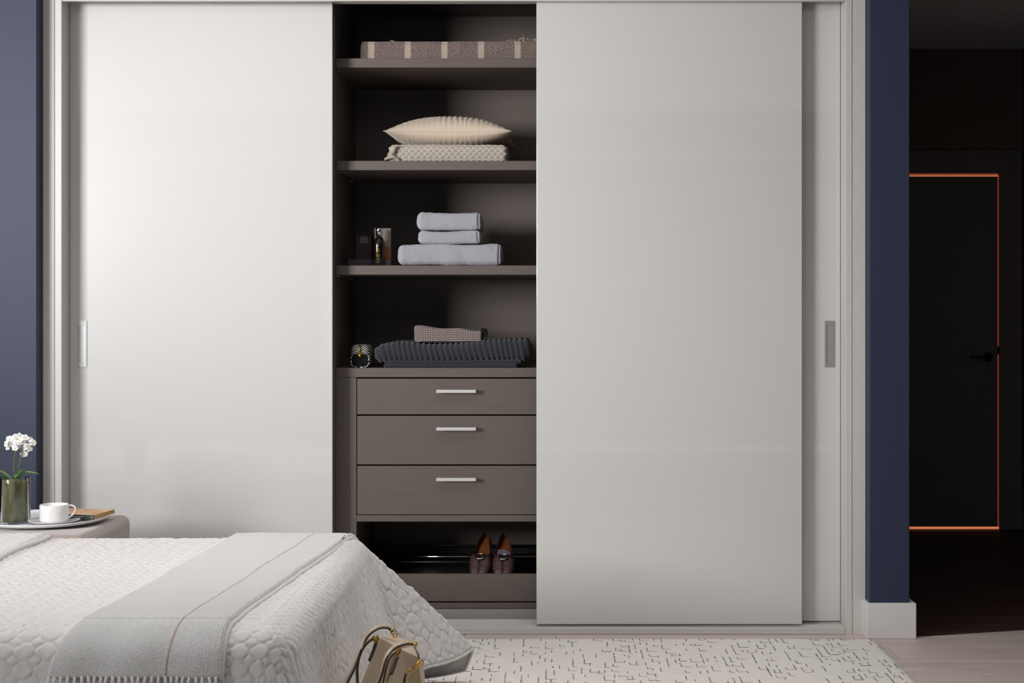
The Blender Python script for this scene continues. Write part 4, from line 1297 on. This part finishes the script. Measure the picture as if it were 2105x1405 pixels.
# saucer, cup
ux, uy = (109 - CX) * 4.765 / F + 0.004, 4.765
sz = TT + 0.0005
sa = mk('saucer', *lathev([(0.0, sz), (0.034, sz), (0.038, sz + 0.002), (0.070, sz + 0.0065), (0.083, sz + 0.0105), (0.084, sz + 0.0118), (0.0825, sz + 0.0122), (0.068, sz + 0.009), (0.040, sz + 0.0055), (0.0, sz + 0.005)], ux, uy, 72, cap=False), 'ceramic', smooth=True, origin=(ux, uy, sz))
tag(sa, 'white saucer under the cup on the tray', 'saucer')
cz = sz + 0.0065
cp = thing('tea_cup', 'straight-sided white china cup on the saucer, handle to the right', 'cup', (ux, uy, cz))
cr_, chh = 0.0468, 0.0565
mk('cup_body', *lathev([(0.0, cz), (cr_ - 0.004, cz), (cr_ - 0.0012, cz + 0.003), (cr_, cz + 0.010), (cr_, cz + chh - 0.001), (cr_ - 0.0008, cz + chh), (cr_ - 0.0022, cz + chh - 0.0006), (cr_ - 0.0030, cz + 0.010), (cr_ - 0.007, cz + 0.004), (0, cz + 0.0035)], ux, uy, 64, cap=False), 'ceramic', cp, smooth=True)
hp = spline([(ux + cr_ - 0.0015, uy + .004, cz + 0.050), (ux + cr_ + 0.010, uy + .003, cz + 0.053), (ux + cr_ + 0.022, uy + .002, cz + 0.047), (ux + cr_ + 0.0235, uy + .001, cz + 0.036), (ux + cr_ + 0.014, uy, cz + 0.021), (ux + cr_ - 0.0015, uy, cz + 0.0095)], 6)
mk('handle', *tubev(hp, 0.0032, 10, flat=0.75), 'ceramic', cp, smooth=True)

# paperback
bkx, bky = -1.561, 4.802
bkz = TT + 0.0075
bk = thing('paperback_book', 'paperback with tan and pink cover and dark spine, right of the cup', 'book', (bkx, bky, bkz))
Lb, Db, Tb = 0.185, 0.150, 0.0145
rz = -0.15
m = M('book_cover', (212, 190, 140), 0.5)
nt, b = nodes_of(m)
tc = nt.nodes.new('ShaderNodeTexCoord'); mp = nt.nodes.new('ShaderNodeMapping'); mp.inputs['Scale'].default_value = (16, 34, 1); mp.inputs['Rotation'].default_value = (0, 0, 0.5)
nt.links.new(tc.outputs['Object'], mp.inputs[0])
n = nt.nodes.new('ShaderNodeTexNoise'); n.inputs['Scale'].default_value = 1.0; n.inputs['Detail'].default_value = 4; n.inputs['Distortion'].default_value = 1.2
nt.links.new(mp.outputs[0], n.inputs['Vector'])
crp = nt.nodes.new('ShaderNodeValToRGB')
crp.color_ramp.elements[0].position = 0.40; crp.color_ramp.elements[0].color = lin((216, 132, 106))
crp.color_ramp.elements[1].position = 0.55; crp.color_ramp.elements[1].color = lin((214, 196, 146))
nt.links.new(n.outputs[0], crp.inputs[0]); nt.links.new(crp.outputs[0], b.inputs['Base Color'])
def brot(V):
    V = np.array(V, float); c, s = math.cos(rz), math.sin(rz)
    x = V[:, 0]; y = V[:, 1]
    return np.stack([bkx + x * c - y * s, bky + x * s + y * c, bkz + V[:, 2]], -1)
tilt_z = 0.0
def bbox(*b_): 
    v, f = boxv(*b_); return brot(v), f
mk('page_block', *bbox(-Lb + 0.001, -0.0008, 0.0012, Db - 0.001, 0.0012, Tb - 0.0012), 'paper_edge', bk)
mk('cover', *bbox(-Lb, 0, 0.0008, Db, Tb - 0.001, Tb), m, bk)
mk('cover', *bbox(-Lb, 0, 0.0008, Db, 0.0, 0.001), m, bk)
mk('spine', *bbox(-Lb, 0, 0.0, 0.0007, 0.0, Tb), 'book_spine', bk)
def text_obj(name, s, size, mat, parent, loc, rot):
    cu_ = bpy.data.curves.new(name, 'FONT'); cu_.body = s; cu_.size = size; cu_.extrude = 0.0001
    cu_.align_x = 'LEFT'
    cu_.materials.append(MATS[mat])
    to = bpy.data.objects.new(name, cu_)
    C.objects.link(to); to.parent = parent
    me = bpy.data.meshes.new_from_object(to)
    bpy.data.objects.remove(to)
    o = bpy.data.objects.new(name, me); C.objects.link(o); o.parent = parent
    o.location = Vector(loc) - Vector(ORG[parent.name]); o.rotation_euler = rot
    return o
c_, s_ = math.cos(rz), math.sin(rz)
def bp_(x, z, y=-0.0003): return (bkx + x * c_ - y * s_, bky + x * s_ + y * c_, bkz + z)
text_obj('spine_text', 'MICHAEL ADLER', 0.0058, 'book_text', bk, bp_(-0.082, 0.0062), (PI / 2, 0, rz))
text_obj('spine_emblem', 'K', 0.0080, 'book_text', bk, bp_(-0.0125, 0.0045), (PI / 2, 0, rz))

# ------------------------------------------------------------------ handbag on the rug
YBG = 3.62
hb = thing('leather_handbag', 'beige leather tote with brown-edged handles and gold fittings, at the foot of the bed', 'handbag', (at(805, 0, YBG).x, YBG, 0.011))
def A_(u, v, dy=0.0): return at(u, v, YBG + dy)
def prism(front, back):
    n_ = len(front)
    V = [tuple(p) for p in front] + [tuple(p) for p in back]
    Fc = [tuple(range(n_))[::-1], tuple(range(n_, 2 * n_))] + [(i, (i + 1) % n_, n_ + (i + 1) % n_, n_ + i) for i in range(n_)]
    return V, Fc
def soft_prism(name, V, Fc, mat, parent, bev):
    bm = bmesh.new(); vs = [bm.verts.new(v) for v in V]
    for f in Fc: bm.faces.new([vs[i] for i in f])
    bmesh.ops.recalc_face_normals(bm, faces=bm.faces)
    bmesh.ops.bevel(bm, geom=list(bm.edges), offset=bev, segments=3, affect='EDGES', profile=0.5)
    bm.verts.index_update()
    V = [tuple(v.co) for v in bm.verts]; Fc = [tuple(v.index for v in f.verts) for f in bm.faces]
    bm.free()
    return mk(name, V, Fc, mat, parent, smooth=False)
zb0 = 0.012
def low(u, dy):
    p = at(u, 1405, YBG + dy); 
    return Vector((p.x, p.y, zb0))
# rear compartment: shaded gusset on the left, panel on the right
g1t, g2t, g3t = A_(783, 1302, 0.02), A_(779, 1311, -0.02), A_(811, 1327, -0.05)
def down(p, du, dy):
    q = Vector((p.x + du, p.y + dy, zb0)); return q
rear_top = [A_(779, 1309, -0.01), A_(812, 1326, -0.045), A_(842, 1317, 0.06), A_(806, 1305, 0.09)]
def mid(p, du, dy, z=0.25):
    return Vector((p.x + du, p.y + dy, z))
def prism3(a, b_, c):
    n_ = len(a); V = [tuple(p) for p in a + b_ + c]
    Fc = [tuple(range(n_))[::-1], tuple(range(2 * n_, 3 * n_))]
    for L_ in (0, n_): Fc += [(L_ + i, L_ + (i + 1) % n_, L_ + n_ + (i + 1) % n_, L_ + n_ + i) for i in range(n_)]
    return V, Fc
rear_mid = [mid(rear_top[0], -0.052, -0.01), mid(rear_top[1], -0.028, -0.02), mid(rear_top[2], 0.018, 0.02), mid(rear_top[3], -0.03, 0.03)]
rear_bot = [down(rear_top[0], -0.060, -0.01), down(rear_top[1], -0.028, -0.02), down(rear_top[2], 0.03, 0.02), down(rear_top[3], -0.035, 0.03)]
V, Fc = prism3(rear_top, rear_mid, rear_bot)
soft_prism('compartment', V, Fc, 'bag_leather', hb, 0.004)
front_top = [A_(825, 1333, -0.07), A_(862, 1352, -0.105), A_(870, 1362, -0.04), A_(846, 1328, 0.005)]
front_bot = [down(front_top[0], -0.075, -0.02), down(front_top[1], 0.010, -0.045), down(front_top[2], 0.018, 0.0), down(front_top[3], 0.02, 0.04)]
front_mid = [mid(front_top[0], -0.050, 0.0), mid(front_top[1], 0.004, -0.02), mid(front_top[2], 0.008, 0.01), mid(front_top[3], 0.008, 0.05)]
front_bot = [down(front_top[0], -0.062, 0.0), down(front_top[1], 0.006, -0.02), down(front_top[2], 0.012, 0.01), down(front_top[3], 0.008, 0.06)]
V, Fc = prism3(front_top, front_mid, front_bot)
soft_prism('compartment', V, Fc, 'bag_leather', hb, 0.004)
def strap(pts, wd_=0.0055):
    sp_ = spline(pts, 7)
    s = mk('handle', *tubev(sp_, wd_, 10, flat=0.55), 'bag_leather', hb, smooth=True)
    e = mk('handle_edge', *tubev([p + Vector((0.0015, -0.0035, -wd_ * 0.62)) for p in sp_], wd_ * 0.5, 8), 'bag_edge', s, smooth=True)
    return s
strap([A_(722, 1446, -0.07), A_(708, 1432, -0.09), A_(713, 1404, -0.10), A_(728, 1372, -0.10), A_(738, 1340, -0.08), A_(748, 1318, -0.06), A_(762, 1299, -0.05), A_(780, 1289, -0.03), A_(796, 1289, 0.0), A_(806, 1296, 0.01)])
strap([A_(722, 1446, -0.07), A_(734, 1420, -0.05), A_(734, 1370, -0.05), A_(742, 1338, -0.05), A_(754, 1320, -0.045), A_(768, 1310, -0.04)])
strap([A_(778, 1446, -0.15), A_(770, 1428, -0.165), A_(784, 1385, -0.165), A_(793, 1352, -0.15), A_(806, 1334, -0.13), A_(822, 1325, -0.12), A_(838, 1321, -0.10), A_(848, 1323, -0.09)])
strap([A_(778, 1446, -0.15), A_(785, 1410, -0.15), A_(794, 1368, -0.15), A_(802, 1349, -0.14), A_(813, 1339, -0.13)], 0.0045)
strap([A_(851, 1328, -0.10), A_(858, 1343, -0.115), A_(862, 1358, -0.12)], 0.0028)
# anchor tabs, dark edged
mk('anchor_tab', *tubev(spline([A_(776, 1311, -0.035), A_(769, 1335, -0.05), A_(759, 1360, -0.065)], 5), [0.005] * 10 + [0.004], 8, flat=0.4), 'bag_edge', hb, smooth=True)
mk('anchor_tab', *tubev(spline([A_(822, 1334, -0.09), A_(813, 1362, -0.11), A_(804, 1388, -0.13)], 5), [0.005] * 10 + [0.004], 8, flat=0.4), 'bag_edge', hb, smooth=True)
def ring(u, v, dy, r, rx, ry, thick=0.0014):
    c = A_(u, v, dy); pts = []
    R = Matrix.Rotation(ry, 3, 'Y') @ Matrix.Rotation(rx, 3, 'Z')
    for a in np.linspace(0, 2 * PI, 20, endpoint=False):
        pts.append(c + R @ Vector((r * math.cos(a), 0, r * math.sin(a))))
    return mk('ring', *tubev(pts, thick, 8, closed=True), 'gold', hb, smooth=True)
ring(773, 1313, -0.045, 0.0066, 0.9, 0.3)
ring(772, 1318, -0.048, 0.0048, 0.2, 0.0)
ring(808, 1300, 0.0, 0.0066, 0.8, -0.4)
ring(812, 1307, 0.0, 0.0052, 0.3, 0.3)
ring(818, 1336, -0.125, 0.0066, 0.9, 0.3)
ring(817, 1346, -0.125, 0.0048, 0.2, 0.0)
ring(853, 1326, -0.09, 0.0060, 0.4, 0.0)
ring(864, 1364, -0.125, 0.0080, 0.4, 0.0)
def bead(u, v, dy, r):
    c = A_(u, v, dy); prof = [(r * math.sin(t), c.z - r * math.cos(t)) for t in np.linspace(0.02, PI - 0.02, 9)]
    mk('stud', *lathev(prof, c.x, c.y, 14), 'gold', hb, smooth=True)
for q in ((768.5, 1310, -0.05, .0032), (814, 1338.5, -0.13, .0036), (843, 1322.5, -0.105, .0034), (854, 1326, -0.10, .0036)): bead(*q)
# swivel clip and leather key fob
cl = mk('swivel_clip', *tubev([A_(862, 1361, -0.14), A_(857, 1368, -0.142), A_(849, 1375, -0.144)], [0.0030, 0.0034, 0.0030], 10), 'gold', hb, smooth=True)
mk('spring_bead', *join(*[tubev([A_(846 - 4 * k, 1377 + 1.6 * k, -0.144), A_(843.5 - 4 * k, 1378 + 1.6 * k, -0.144)], 0.0040 - 0.0006 * k, 10) for k in range(3)]), 'gold', cl, smooth=True)
fb = prism([A_(842, 1386, -0.150), A_(861, 1372, -0.150), A_(868, 1412, -0.152), A_(836, 1425, -0.152)], [A_(842, 1386, -0.144), A_(861, 1372, -0.144), A_(868, 1412, -0.146), A_(836, 1425, -0.146)])
m_ = M('pebbled_leather', (168, 148, 104), 0.45, bump=((260, 260, 260), 1.0, 0.002))
soft_prism('key_fob', fb[0], fb[1], m_, hb, 0.0018)
mk('fob_edge', *tubev([A_(834, 1385, -0.15), A_(832, 1396, -0.152), A_(829, 1420, -0.152)], 0.003, 8), 'bag_edge', hb, smooth=True)
for o in list(hb.children):
    pass
